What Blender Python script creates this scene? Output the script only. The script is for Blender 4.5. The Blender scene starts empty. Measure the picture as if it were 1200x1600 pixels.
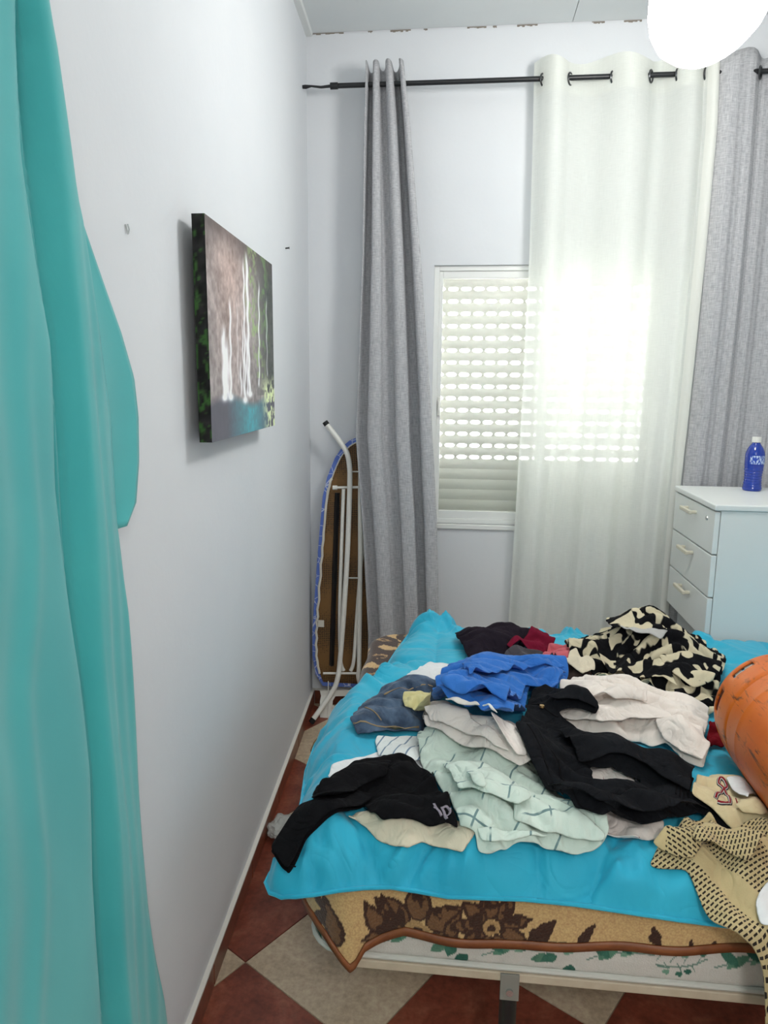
import bpy, bmesh, math, random
import numpy as np
from mathutils import Vector, Matrix
from mathutils.geometry import delaunay_2d_cdt
from mathutils.bvhtree import BVHTree

random.seed(7); rng = np.random.default_rng(11)
scene = bpy.context.scene
COL = scene.collection
PI = math.pi

# ------------------------------------------------------------------ camera
CAM_H = 1.5
F_PX, YAW, PITCH, ROLL = 1123.3, .104938, .178203, .008869
def cam_axes():
    cy, sy, cp, sp = math.cos(YAW), math.sin(YAW), math.cos(PITCH), math.sin(PITCH)
    f = Vector((-sy*cp, cy*cp, -sp)); r = Vector((cy, sy, 0)); u = r.cross(f)
    cr, sr = math.cos(ROLL), math.sin(ROLL)
    return r*cr + u*sr, u*cr - r*sr, f
RT, UP, FW = cam_axes()
cam_data = bpy.data.cameras.new('camera'); cam = bpy.data.objects.new('camera', cam_data); COL.objects.link(cam)
m = Matrix((RT, UP, -FW)).transposed().to_4x4(); m.translation = (0, 0, CAM_H); cam.matrix_world = m
cam_data.sensor_fit = 'VERTICAL'; cam_data.sensor_height = 32; cam_data.lens = F_PX*32/1600
cam_data.clip_start = .02
scene.camera = cam

# ------------------------------------------------------------------ world, exposure
w = bpy.data.worlds.new('daylight'); scene.world = w; w.use_nodes = True
bg = w.node_tree.nodes['Background']; bg.inputs[0].default_value = (1, .985, .96, 1); bg.inputs[1].default_value = 11.0
LAMP_STRENGTH = 31.0
REAR_FILL_STRENGTH = 60.0
LAMP_COLOR = (1.0, .995, .965, 1)
vs = scene.view_settings
vs.view_transform = 'Standard'; vs.look = 'None'; vs.gamma = 1; vs.exposure = 0.33; vs.use_curve_mapping = False

# a photograph pixel carried to a real plane: height z, depth Y, or the left wall plus an offset
def ray(x, y):
    return RT*((x-600)/F_PX) + UP*(-(y-800)/F_PX) + FW
def on_z(x, y, z):
    d = ray(x, y); t = (z-CAM_H)/d.z; return Vector((d.x*t, d.y*t, z))
def on_y(x, y, Y):
    d = ray(x, y); t = Y/d.y; return Vector((d.x*t, Y, CAM_H+d.z*t))
WALL_A, WALL_B = -.518, -.0468
def wall_x(y): return WALL_A + WALL_B*y
def on_wall(x, y, off=0.):
    d = ray(x, y); t = (WALL_A+off)/(d.x-WALL_B*d.y); return Vector((d.x*t, d.y*t, CAM_H+d.z*t))
WALL_ANG = math.atan(WALL_B)          # direction of the left wall, from +Y
BACK = 3.15; CEIL = 2.885; RIGHT = 2.35; REAR = -1.7

# ------------------------------------------------------------------ materials
def lin(c):
    return tuple(((v/255)/12.92 if v/255 <= .04045 else ((v/255+.055)/1.055)**2.4) for v in c)
class NT:
    def __init__(s, name, rough=.8, color=(200,200,200)):
        s.m = bpy.data.materials.new(name); s.m.use_nodes = True; s.t = s.m.node_tree
        s.b = s.t.nodes['Principled BSDF']; s.out = s.t.nodes['Material Output']
        s.b.inputs['Roughness'].default_value = rough
        s.b.inputs['Base Color'].default_value = (*lin(color), 1)
    def n(s, typ, **kw):
        o = s.t.nodes.new(typ)
        for k, v in kw.items(): setattr(o, k, v)
        return o
    def l(s, a, b): s.t.links.new(a, b)
    def coord(s, kind='Object', scale=(1,1,1), rot=(0,0,0)):
        tc = s.n('ShaderNodeTexCoord'); mp = s.n('ShaderNodeMapping'); mp.inputs['Scale'].default_value = scale
        mp.inputs['Rotation'].default_value = rot
        s.l(tc.outputs[kind], mp.inputs[0]); return mp.outputs[0]
    def noise(s, vec, scale, detail=3, rough=.5, dist=0):
        o = s.n('ShaderNodeTexNoise'); o.inputs['Scale'].default_value = scale; o.inputs['Detail'].default_value = detail
        o.inputs['Roughness'].default_value = rough; o.inputs['Distortion'].default_value = dist
        s.l(vec, o.inputs['Vector']); return o.outputs['Fac']
    def ramp(s, fac, stops, interp='LINEAR'):
        o = s.n('ShaderNodeValToRGB'); cr = o.color_ramp; cr.interpolation = interp
        while len(cr.elements) < len(stops): cr.elements.new(.5)
        for e, (p, c) in zip(cr.elements, stops):
            e.position = p; e.color = (*lin(c), 1) if isinstance(c, tuple) else (c, c, c, 1)
        s.l(fac, o.inputs[0]); return o.outputs[0]
    def mix(s, fac, a, b, blend='MIX'):
        o = s.n('ShaderNodeMix', data_type='RGBA', blend_type=blend)
        for sock, v in ((o.inputs[0], fac), (o.inputs[6], a), (o.inputs[7], b)):
            if isinstance(v, (int, float)): sock.default_value = v
            elif isinstance(v, tuple): sock.default_value = (*lin(v), 1)
            else: s.l(v, sock)
        return o.outputs[2]
    def math(s, op, a, b=0., c=0.):
        o = s.n('ShaderNodeMath', operation=op)
        for i, v in enumerate((a, b, c)):
            if isinstance(v, (int, float)): o.inputs[i].default_value = v
            else: s.l(v, o.inputs[i])
        return o.outputs[0]
    def sep(s, vec):
        o = s.n('ShaderNodeSeparateXYZ'); s.l(vec, o.inputs[0]); return o.outputs
    def col(s, c): s.l(c, s.b.inputs['Base Color']); return s
    def bump(s, h, strength=.3, dist=.002):
        o = s.n('ShaderNodeBump'); o.inputs['Strength'].default_value = strength; o.inputs['Distance'].default_value = dist
        s.l(h, o.inputs['Height']); s.l(o.outputs[0], s.b.inputs['Normal']); return s
def plain(name, c, rough=.5, metal=0, spec=None):
    t = NT(name, rough, c); t.b.inputs['Metallic'].default_value = metal
    if spec is not None: t.b.inputs['Specular IOR Level'].default_value = spec
    return t.m
def mottled(name, c1, c2, scale, rough, bump=0, detail=5, kind='Object', stretch=(1,1,1)):
    t = NT(name, rough, c1); v = t.coord(kind, stretch); n = t.noise(v, scale, detail, .6)
    t.col(t.ramp(n, [(.3, c1), (.7, c2)]))
    if bump: t.bump(n, bump)
    return t.m
def fabric(name, c, var=10, weave=1400, rough=.92, sheen=.15, pattern=None, crease=.5, spec=.15):
    t = NT(name, rough, c); v = t.coord('UV')
    c2 = tuple(max(0, k-var) for k in c)
    base = t.ramp(t.noise(v, 9, 3), [(.3, c), (.7, c2)])
    if pattern: base = pattern(t, v, base)
    cr = t.math('ABSOLUTE', t.math('SUBTRACT', t.noise(v, 15, 2, .5, 1.2), .5)); t.col(base); t.bump(t.math('ADD', t.math('MULTIPLY', cr, 3.), t.math('MULTIPLY', t.noise(v, weave/4, 2), .12)), crease, .010)
    t.b.inputs['Sheen Weight'].default_value = sheen if sum(c) > 200 else 0; t.b.inputs['Specular IOR Level'].default_value = spec
    return t.m
def painted(name, rough=.9, fuzz=0, bump_scale=0, sheen=0.):        # print carried by a colour attribute
    t = NT(name, rough); a = t.n('ShaderNodeVertexColor', layer_name='print')
    base = a.outputs[0]
    v = t.coord('Object')
    if fuzz: base = t.mix(fuzz, base, t.ramp(t.noise(v, 260, 2), [(.3, 0.), (.7, 1.)]), 'OVERLAY')
    t.col(base)
    if bump_scale: t.bump(t.noise(v, bump_scale, 3), .5, .003)
    t.b.inputs['Sheen Weight'].default_value = sheen; t.b.inputs['Specular IOR Level'].default_value = .15
    return t.m
M = {}
def wall_mat(name, c, c2):
    t = NT(name, .75, c); v = t.coord('Object'); n = t.noise(v, 1.3, 4, .6)
    base = t.ramp(n, [(.35, c), (.7, c2)])
    # scuffs: a few thin dark scratches
    sc = t.noise(t.coord('Object', (3, 14, 5)), 4.5, 6, .7, 1.2)
    base = t.mix(t.ramp(sc, [(.735, 0.), (.78, .35)]), base, (120, 118, 120))
    t.col(base); t.bump(t.noise(v, 55, 4), .12, .004); t.b.inputs['Specular IOR Level'].default_value = .3
    return t.m
M['wall'] = wall_mat('painted_wall', (226, 228, 231), (220, 223, 227))
M['ceil'] = mottled('ceiling_paint', (222, 226, 226), (216, 221, 222), 2, .85)
M['dirt'] = plain('dirty_joint', (140, 132, 122), .9)
M['trim'] = plain('white_trim', (226, 228, 226), .5)
M['caulk'] = plain('caulk', (226, 222, 214), .7)
def tile_mat(name, a, b, c):
    t = NT(name, .28, a); v = t.coord('Object'); n1 = t.noise(v, 9, 7, .68, .5); n2 = t.noise(v, 60, 4, .6)
    base = t.ramp(n1, [(.3, a), (.5, b), (.7, c)])
    t.col(t.mix(.18, base, t.ramp(n2, [(.35, 0.), (.65, 1.)]), 'OVERLAY')); t.bump(n1, .05, .002)
    return t.m
M['tile_red'] = tile_mat('red_tile', (104, 48, 34), (134, 68, 50), (158, 92, 70))
M['tile_beige'] = tile_mat('beige_tile', (184, 163, 136), (202, 182, 155), (214, 195, 168))
M['skirt'] = tile_mat('skirting_tile', (98, 50, 34), (122, 66, 46), (140, 82, 58))
M['grout'] = plain('grout', (168, 146, 126), .9)
M['white_alu'] = plain('white_aluminium', (236, 237, 234), .35)
M['slat'] = plain('shutter_slat', (222, 219, 208), .5)
M['black_metal'] = plain('black_metal', (24, 25, 28), .38)
M['black_rub'] = plain('black_rubber', (18, 18, 18), .7)
M['chrome'] = plain('chrome', (200, 200, 198), .25, 1)
M['zinc'] = plain('zinc_plate', (150, 148, 140), .5, .3)
M['nickel'] = plain('grommet_metal', (88, 90, 92), .3, 1)
M['white_paint'] = plain('white_enamel', (232, 231, 224), .3)
M['cab'] = plain('cabinet_white', (232, 235, 232), .42)
M['cab2'] = plain('cabinet_grey', (188, 192, 192), .5)
M['beige_pl'] = plain('handle_beige', (214, 208, 188), .4)
M['gap'] = plain('dark_gap', (38, 38, 40), .9)
M['rail'] = mottled('rail_cream', (206, 190, 168), (190, 172, 148), 25, .5)

# ------------------------------------------------------------------ geometry helpers
def link(name, me, mat, parent=None, smooth=False):
    o = bpy.data.objects.new(name, me); COL.objects.link(o)
    if mat is not None: me.materials.append(M[mat] if isinstance(mat, str) else mat)
    if smooth:
        for p in me.polygons: p.use_smooth = True
    if parent is not None: o.parent = parent
    return o
def mesh(verts, faces):
    me = bpy.data.meshes.new('mesh'); me.from_pydata([tuple(v) for v in verts], [], [tuple(f) for f in faces]); me.update(); return me
class MB:
    def __init__(s): s.v = []; s.f = []
    def add(s, v, f):
        k = len(s.v); s.v += [tuple(a) for a in v]; s.f += [tuple(i+k for i in q) for q in f]; return s
    def box(s, lo, hi, mtx=None):
        x0,y0,z0 = lo; x1,y1,z1 = hi
        v = [Vector(p) for p in ((x0,y0,z0),(x1,y0,z0),(x1,y1,z0),(x0,y1,z0),(x0,y0,z1),(x1,y0,z1),(x1,y1,z1),(x0,y1,z1))]
        if mtx is not None: v = [mtx @ p for p in v]
        return s.add(v, [(0,3,2,1),(4,5,6,7),(0,1,5,4),(1,2,6,5),(2,3,7,6),(3,0,4,7)])
    def tube(s, pts, r, n=10, closed=False, caps=True):
        P = [Vector(p) for p in pts]; k = len(P); R = r if isinstance(r, (list, tuple)) else [r]*k
        rings = []; ref = None
        for i in range(k):
            a = P[(i-1) % k] if (closed or i > 0) else P[i]; b = P[(i+1) % k] if (closed or i < k-1) else P[i]
            d = (b-a).normalized()
            if ref is None: ref = Vector((0,0,1)) if abs(d.z) < .9 else Vector((1,0,0))
            e1 = (ref - d*ref.dot(d)).normalized(); e2 = d.cross(e1); ref = e1
            rings.append([P[i] + (e1*math.cos(2*PI*j/n) + e2*math.sin(2*PI*j/n))*R[i] for j in range(n)])
        v = [q for g in rings for q in g]; f = []
        for i in range(k if closed else k-1):
            for j in range(n):
                a = i*n+j; b = i*n+(j+1) % n; c = ((i+1) % k)*n+(j+1) % n; d = ((i+1) % k)*n+j; f.append((a,b,c,d))
        if caps and not closed: f.append(tuple(range(n-1,-1,-1))); f.append(tuple((k-1)*n+j for j in range(n)))
        return s.add(v, f)
    def lathe(s, prof, n=32, mtx=None):            # prof: (r, z)
        v = []; f = []
        for r, z in prof:
            for j in range(n): v.append(Vector((r*math.cos(2*PI*j/n), r*math.sin(2*PI*j/n), z)))
        for i in range(len(prof)-1):
            for j in range(n):
                f.append((i*n+j, i*n+(j+1) % n, (i+1)*n+(j+1) % n, (i+1)*n+j))
        if mtx is not None: v = [mtx @ p for p in v]
        return s.add(v, f)
    def build(s, name, mat, parent=None, smooth=False, bevel=0, seg=2):
        o = link(name, mesh(s.v, s.f), mat, parent, smooth)
        if bevel:
            b = o.modifiers.new('bevel', 'BEVEL'); b.width = bevel; b.segments = seg; b.limit_method = 'ANGLE'
        if smooth and not bevel:
            o.data.set_sharp_from_angle(angle=math.radians(40))
        return o
def box(name, lo, hi, mat, parent=None, bevel=0, mtx=None): return MB().box(lo, hi, mtx).build(name, mat, parent, bevel=bevel)
def tag(o, label, cat, group=None):
    o['label'] = label; o['category'] = cat
    if group: o['group'] = group
    return o
def struct(o): o['kind'] = 'structure'; return o
def empty(name, loc=(0,0,0)):
    o = bpy.data.objects.new(name, None); COL.objects.link(o); o.location = loc; o.empty_display_size = .05; return o
def adopt(o, parent):                              # keep world placement under an Empty that was moved
    o.parent = parent; o.matrix_parent_inverse = Matrix.Translation(-Vector(parent.location)); return o
def grid_mesh(nu, nv, fn, uvfn=None):
    v = [fn(i/(nu-1), j/(nv-1)) for j in range(nv) for i in range(nu)]
    f = [(j*nu+i, j*nu+i+1, (j+1)*nu+i+1, (j+1)*nu+i) for j in range(nv-1) for i in range(nu-1)]
    me = mesh(v, f)
    if uvfn:
        uv = me.uv_layers.new(name='UVMap'); li = np.zeros(len(me.loops), int); me.loops.foreach_get('vertex_index', li)
        t = np.array([uvfn(i/(nu-1), j/(nv-1)) for j in range(nv) for i in range(nu)], float)
        uv.data.foreach_set('uv', t[li].ravel())
    return me
def set_print(me, rgb):                            # rgb: per vertex sRGB 0..255
    c = np.asarray(rgb, float)/255; c = np.where(c <= .04045, c/12.92, ((c+.055)/1.055)**2.4)
    a = me.color_attributes.new('print', 'FLOAT_COLOR', 'POINT')
    a.data.foreach_set('color', np.concatenate([c, np.ones((len(c), 1))], 1).ravel())
def solidify(o, t, off=0.):
    s = o.modifiers.new('thickness', 'SOLIDIFY'); s.thickness = t; s.offset = off; return o
def subsurf(o, n=1):
    s = o.modifiers.new('smooth', 'SUBSURF'); s.levels = n; s.render_levels = n; return o
_lat = rng.random((64, 64))
def vnoise(x, y):
    x = np.asarray(x, float); y = np.asarray(y, float); xi = np.floor(x).astype(int); yi = np.floor(y).astype(int)
    fx = x-xi; fy = y-yi; fx = fx*fx*(3-2*fx); fy = fy*fy*(3-2*fy); g = lambda a, b: _lat[a % 64, b % 64]
    return (g(xi,yi)*(1-fx)+g(xi+1,yi)*fx)*(1-fy)+(g(xi,yi+1)*(1-fx)+g(xi+1,yi+1)*fx)*fy
def fbm(x, y, o=4):
    s = 0; a = .5
    for k in range(o): s = s+a*vnoise(x*2**k+17*k, y*2**k+5*k); a *= .5
    return s/(1-.5**o)
def interp(x, pts):
    xs, ys = zip(*sorted(pts)); return np.interp(x, xs, ys)
def smooth_path(pts, n=6):                          # Catmull-Rom
    P = [Vector(p) for p in pts]; out = []
    for i in range(len(P)-1):
        p0 = P[max(i-1,0)]; p1 = P[i]; p2 = P[i+1]; p3 = P[min(i+2,len(P)-1)]
        for k in range(n):
            t = k/n; out.append(.5*((2*p1)+(p2-p0)*t+(2*p0-5*p1+4*p2-p3)*t*t+(3*p1-p0-3*p2+p3)*t**3))
    out.append(P[-1]); return out

# ================================================================== THE ROOM
WL0 = wall_x(REAR); WL1 = wall_x(BACK)
# floor: grout bed and diagonal tiles
fl = box('floor', (-1.0, REAR, -.06), (RIGHT, BACK+.02, -.004), 'grout'); struct(fl)
def clip(poly, n, d):                               # keep n.p <= d
    out = []
    for i in range(len(poly)):
        a, b = poly[i], poly[(i+1) % len(poly)]; da = n[0]*a[0]+n[1]*a[1]-d; db = n[0]*b[0]+n[1]*b[1]-d
        if da <= 0: out.append(a)
        if da*db < 0: t = da/(da-db); out.append((a[0]+(b[0]-a[0])*t, a[1]+(b[1]-a[1])*t))
    return out
TS = .400; ang = math.radians(-33.5); U = (math.cos(ang), math.sin(ang)); V = (-U[1], U[0])
U0, V0 = -1.32, 1.046
shared = {}
for i in range(-12, 12):
    for j in range(-10, 10):
        g = .0016
        q = [(U0+(i+a)*TS+(g if a == 0 else -g), V0+(j+b)*TS+(g if b == 0 else -g)) for a, b in ((0,0),(1,0),(1,1),(0,1))]
        poly = [(u*U[0]+v*V[0], u*U[1]+v*V[1]) for u, v in q]
        n_full = poly
        poly = clip(poly, (-1, WALL_B), -WALL_A-.008); poly = clip(poly, (0,1), BACK-.008); poly = clip(poly, (1,0), RIGHT-.01); poly = clip(poly, (0,-1), -REAR-.01)
        if len(poly) < 3: continue
        area = abs(sum(poly[k][0]*poly[(k+1) % len(poly)][1]-poly[(k+1) % len(poly)][0]*poly[k][1] for k in range(len(poly))))/2
        if area < .0006: continue
        k = len(poly); v = [(x, y, 0) for x, y in poly]+[(x, y, -.006) for x, y in poly]
        f = [tuple(range(k))]+[(a, k+a, k+(a+1) % k, (a+1) % k) for a in range(k)]
        o = link('tile', mesh(v, f), 'tile_beige' if (i+j) % 2 == 0 else 'tile_red', fl)
# left wall
t = .12
v = [(WL0, REAR), (WL1, BACK), (WL1-t, BACK), (WL0-t, REAR)]
wl = link('wall_left', mesh([(x, y, 0) for x, y in v]+[(x, y, CEIL+.012) for x, y in v], [(0,1,2,3),(7,6,5,4),(0,4,5,1),(1,5,6,2),(2,6,7,3),(3,7,4,0)]), 'wall'); struct(wl)
# back wall with a window opening
WX0, WX1, WZ0, WZ1 = -.128, .815, .885, 1.985
mb = MB(); T = .26
for lo, hi in (((-.9, BACK, 0), (WX0, BACK+T, CEIL+.012)), ((WX1, BACK, 0), (RIGHT, BACK+T, CEIL+.012)), ((WX0, BACK, 0), (WX1, BACK+T, WZ0)), ((WX0, BACK, WZ1), (WX1, BACK+T, CEIL+.012))):
    mb.box(lo, hi)
struct(mb.build('wall_back', 'wall'))
struct(box('wall_right', (RIGHT, REAR, 0), (RIGHT+.1, BACK, CEIL), 'wall'))
struct(box('wall_rear', (-.9, REAR-.1, 0), (RIGHT, REAR, CEIL), 'wall'))
# ceiling: board panels with narrow joints
ce = struct(box('ceiling', (-1.0, REAR-.1, CEIL+.012), (RIGHT+.1, BACK+T, CEIL+.08), 'dirt'))
xs = [-.72, .388, 1.42, RIGHT]
for a, b in zip(xs[:-1], xs[1:]):
    for y0, y1 in ((REAR, .5), (.5, BACK-.004)):
        box('panel', (a+.0012, y0+.0012, CEIL), (b-.0012, y1-.0012, CEIL+.012), 'ceil', ce)
# narrow strip between the left wall and the ceiling
v0, v1 = Vector((wall_x(REAR), REAR, CEIL)), Vector((wall_x(BACK), BACK, CEIL))
struct(link('trim_1', mesh([v0+Vector(p) for p in ((0,0,0),(.028,0,0),(.024,0,-.012),(0,0,-.012))]+[v1+Vector(p) for p in ((0,0,0),(.028,0,0),(.024,0,-.012),(0,0,-.012))],
    [(0,1,2,3),(7,6,5,4),(0,4,5,1),(1,5,6,2),(2,6,7,3),(3,7,4,0)]), 'trim'))
# cracked dirty joint between ceiling and back wall: short open cracks
mb = MB()
for xa, xb in ((480,537),(575,582),(610,642),(662,668),(730,760),(770,776),(808,840),(925,945),(975,1003)):
    a = on_y(xa, 53-(xa-480)*.0405, BACK).x; b = on_y(xb, 53-(xb-480)*.0405, BACK).x
    n = 8
    for k in range(n):
        x0 = a+(b-a)*k/n; x1 = a+(b-a)*(k+1)/n; h = .003+.006*random.random()
        mb.box((x0, BACK-.0015, CEIL-h), (x1, BACK+.001, CEIL-.0005))
o = mb.build('trim_2', 'dirt'); struct(o)
# skirting along the left and back walls, tile by tile, with a white caulk line
sk = empty('baseboard_left', (wall_x(0), 0, 0)); struct(sk)
LW = Matrix.Translation((WALL_A, 0, 0)) @ Matrix.Rotation(-WALL_ANG, 4, 'Z')       # local: +y along the wall, +x into the room
L0, L1 = -1.68, BACK/math.cos(WALL_ANG)
k = 0; a = L0
while a < L1-.02:
    b = min(a+.398, L1-.004)
    adopt(MB().box((.0005, a+.001, .0005), (.011, b-.001, .068), LW).build('tile', 'skirt', bevel=.002), sk); a += .4
adopt(MB().box((.0002, L0, .068), (.0125, L1, .0745), LW).build('caulk_line', 'caulk'), sk)
sb = empty('baseboard_back', (0, BACK, 0)); struct(sb)
x = WL1+.012
while x < RIGHT:
    adopt(box('tile', (x+.001, BACK-.011, .0005), (min(x+.399, RIGHT-.002), BACK-.0005, .068), 'skirt', bevel=.002), sb); x += .4
adopt(box('caulk_line', (WL1+.013, BACK-.0125, .068), (RIGHT, BACK-.0002, .0745), 'caulk'), sb)

# ------------------------------------------------------------------ window with roller shutter
win = empty('window_1', (0, BACK, WZ0)); struct(win)
def part(o): return adopt(o, win)
FY0, FY1 = BACK+.012, BACK+.075
mb = MB()
fw = .036
mb.box((WX0, FY0, WZ0), (WX0+fw*.6, FY1, WZ1)); mb.box((WX1-fw*.6, FY0, WZ0), (WX1, FY1, WZ1))
mb.box((WX0+fw*.6, FY0, WZ1-fw*.6), (WX1-fw*.6, FY1, WZ1)); mb.box((WX0+fw*.6, FY0, WZ0), (WX1-fw*.6, FY1, WZ0+fw*.6))
part(mb.build('window_frame', 'white_alu', bevel=.002))
glass = NT('pebbled_glass', .05); tr = glass.n('ShaderNodeBsdfTransparent'); tr.inputs[0].default_value = (.93, .95, .94, 1)
gl = glass.n('ShaderNodeBsdfGlossy'); gl.inputs['Roughness'].default_value = .15; tl = glass.n('ShaderNodeBsdfTranslucent')
mx = glass.n('ShaderNodeMixShader'); mx.inputs[0].default_value = .07; mx2 = glass.n('ShaderNodeMixShader'); mx2.inputs[0].default_value = .07
gn = glass.noise(glass.coord('Object'), 190, 2); bp = glass.n('ShaderNodeBump'); bp.inputs['Strength'].default_value = .7; bp.inputs['Distance'].default_value = .003
glass.l(gn, bp.inputs['Height']); glass.l(bp.outputs[0], gl.inputs['Normal'])
glass.l(glass.ramp(gn, [(.35, .75), (.65, 1.)]), tl.inputs[0])
glass.l(tr.outputs[0], mx2.inputs[1]); glass.l(tl.outputs[0], mx2.inputs[2]); glass.l(mx2.outputs[0], mx.inputs[1]); glass.l(gl.outputs[0], mx.inputs[2]); glass.l(mx.outputs[0], glass.out.inputs[0])
M['glass'] = glass.m
mid = .345
for si, (a, b, y0) in enumerate(((WX0+fw*.6, mid+.02, FY0+.006), (mid-.02, WX1-fw*.6, FY0+.034))):
    z0, z1 = WZ0+fw*.6, WZ1-fw*.6; s = .026
    mb = MB(); mb.box((a, y0, z0), (a+s*.6, y0+.024, z1)); mb.box((b-s, y0, z0), (b, y0+.024, z1)); mb.box((a+s*.6, y0, z0), (b-s, y0+.024, z0+.034)); mb.box((a+s*.6, y0, z1-.03), (b-s, y0+.024, z1))
    so = part(mb.build('window_sash', 'white_alu', bevel=.002))
    g = box('glass_pane', (a+s*.6, y0+.010, z0+.034), (b-s, y0+.014, z1-.03), 'glass'); g.parent = so
    if si == 0:
        h = MB().box((a+.002, y0-.010, 1.36), (a+.014, y0+.001, 1.44)); h.box((a+.004, y0-.016, 1.385), (a+.012, y0-.009, 1.425))
        h = h.build('latch', 'white_paint', bevel=.002); h.parent = so
part(box('window_sill', (WX0-.008, BACK-.010, WZ0-.022), (WX1+.008, BACK+.012, WZ0), 'white_alu', bevel=.003))
# shutter: each slat with its perforated lip
SY = BACK+.15
def slat(zt, h, gap, pitch_tab):
    mb = MB(); n = 6
    x0, x1 = WX0-.01, WX1+.01
    prof = [(SY-.006*math.sin(PI*k/n), zt-h*k/n) for k in range(n+1)]
    back = [(y+.006, z) for y, z in reversed(prof)]
    pr = prof+back; k = len(pr)
    v = [(x0, y, z) for y, z in pr]+[(x1, y, z) for y, z in pr]
    f = [(i, (i+1) % k, k+(i+1) % k, k+i) for i in range(k)]
    mb.add(v, f)
    if gap:
        x = x0+.004
        while x < x1:
            
            wv = [(-.016, 0), (.016, 0), (.0085, -.25), (.0055, -.5), (.0085, -.75), (.016, -1), (-.016, -1), (-.0085, -.75), (-.0055, -.5), (-.0085, -.25)]
            wv = [wv[0]]+wv[7:][::-1][:0]+wv[1:]
            pr_ = [(x+a_, zt-h+b_*gap) for a_, b_ in wv]; kk = len(pr_)
            mb.add([(a_, SY+.001, b_) for a_, b_ in pr_]+[(a_, SY+.005, b_) for a_, b_ in pr_], [tuple(range(kk-1, -1, -1)), tuple(range(kk, 2*kk))]+[(q_, (q_+1) % kk, kk+(q_+1) % kk, kk+q_) for q_ in range(kk)]); x += pitch_tab
    return mb.build('slat', 'slat', smooth=True)
zt = WZ1+.02
PITCH_O = .0528
for k in range(16):
    part(slat(zt, PITCH_O-.0165, .0165, .0565)); zt -= PITCH_O
while zt > WZ0-.05:
    part(slat(zt, .047, 0, 0)); zt -= .0475
part(box('slat_guide', (WX0-.002, SY-.02, WZ0), (WX0+.012, SY+.02, WZ1), 'white_alu')); part(box('slat_guide', (WX1-.012, SY-.02, WZ0), (WX1+.002, SY+.02, WZ1), 'white_alu'))

# ================================================================== CURTAINS
RY = 3.045
RODZ = 2.648
rod = empty('curtain_rod', (-.65, RY, RODZ)); tag(rod, 'black metal curtain rod spanning the window wall below the ceiling', 'curtain rod')
ra, rb = on_y(517, 137, RY), Vector((1.65, RY, RODZ+.0)); ra.z = RODZ
adopt(MB().tube([ra, rb], .0095, 14).build('pole', 'black_metal', smooth=True), rod)
adopt(MB().tube([ra+Vector((-.002,0,0)), ra+Vector((.028,0,0))], .0125, 14).build('collar', 'black_metal', smooth=True), rod)
tipx = wall_x(RY)+.001
adopt(MB().tube([ra, ra+Vector((-.04,0,-.003)), Vector((tipx+.035, RY, RODZ+.002)), Vector((tipx+.012, RY, RODZ)), Vector((tipx, RY, RODZ))], [.006,.005,.004,.008,.007], 10).build('screw_tip', 'black_metal', smooth=True), rod)
adopt(MB().tube([(1.66, RY, RODZ), (1.62, RY, RODZ)], .018, 14).build('finial', 'black_metal'), rod)
adopt(box('bracket', (1.55, RY-.004, RODZ-.022), (1.56, BACK, RODZ-.0098), 'black_metal'), rod)

def linen(name, c, c2):
    t = NT(name, .95, c); v = t.coord('UV', (1,1,1)); 
    a = t.noise(t.coord('UV', (260, 28, 1)), 1, 3); b = t.noise(t.coord('UV', (28, 260, 1)), 1, 3)
    s = t.math('ADD', a, b); base = t.ramp(t.math('MULTIPLY', s, .5), [(.38, c2), (.62, c)])
    t.col(base); t.bump(s, .25, .0015); t.b.inputs['Specular IOR Level'].default_value = .1; t.b.inputs['Sheen Weight'].default_value = .1
    return t.m
M['linen'] = linen('grey_linen', (196, 196, 198), (160, 160, 164))
def drape(name, mat, left, right, ztop, zbot, fold, nu, nv, yc, uvw, thick=.0025, top=None):
    # left/right: [(z, x)], fold(s, tz)->(dx, dy), tz 0 at top 1 at bottom
    def fn(s, tz):
        z = ztop+(zbot-ztop)*tz; a = float(interp(z, left)); b = float(interp(z, right)); dx, dy = fold(s, tz)
        zz = z+(top(s)*max(0, 1-tz*18) if top else 0)
        return (a+(b-a)*s+dx, yc(tz)+dy, zz)
    me = grid_mesh(nu, nv, fn, lambda s, tz: (s*uvw, tz*(ztop-zbot)))
    o = link(name, me, mat, None, True); solidify(o, thick); return o
def edge_pts(px, Y): 
    out = []
    for x, y in px: p = on_y(x, y, Y); out.append((p.z, p.x))
    return out
# left grey curtain: bunched to deep folds
gl_l = edge_pts([(573,100),(570,200),(566,400),(560,560),(555,680),(568,840),(576,985)], RY)+[(.03, -.385)]
gl_r = edge_pts([(630,100),(640,200),(655,400),(668,600),(678,800),(683,975)], RY)+[(.03, -.07)]
def fold_g(s, tz):
    w = .25+.75*min(1, tz*1.6)
    ph = 2*PI*(s*3.1+.10*math.sin(5*s+1.5*tz))+.5
    amp = (.044-.008*tz)*(.75+.25*math.sin(7*s+2))
    fine = .004*math.sin(2*PI*(s*9)+3*tz)*tz
    return (.013*w*math.sin(2*ph), -amp*math.cos(ph)+fine+.006*math.sin(6*tz+8*s)*tz)
gc = drape('linen_curtain', 'linen', gl_l, gl_r, 2.715, .03, fold_g, 150, 110, lambda tz: RY-.045*min(1, tz*1.3), .95, .003, lambda s: .012*math.cos(2*PI*s*3.1+1))
tag(gc, 'narrow bunched grey linen curtain in front of the ironing board', 'curtain')
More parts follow.
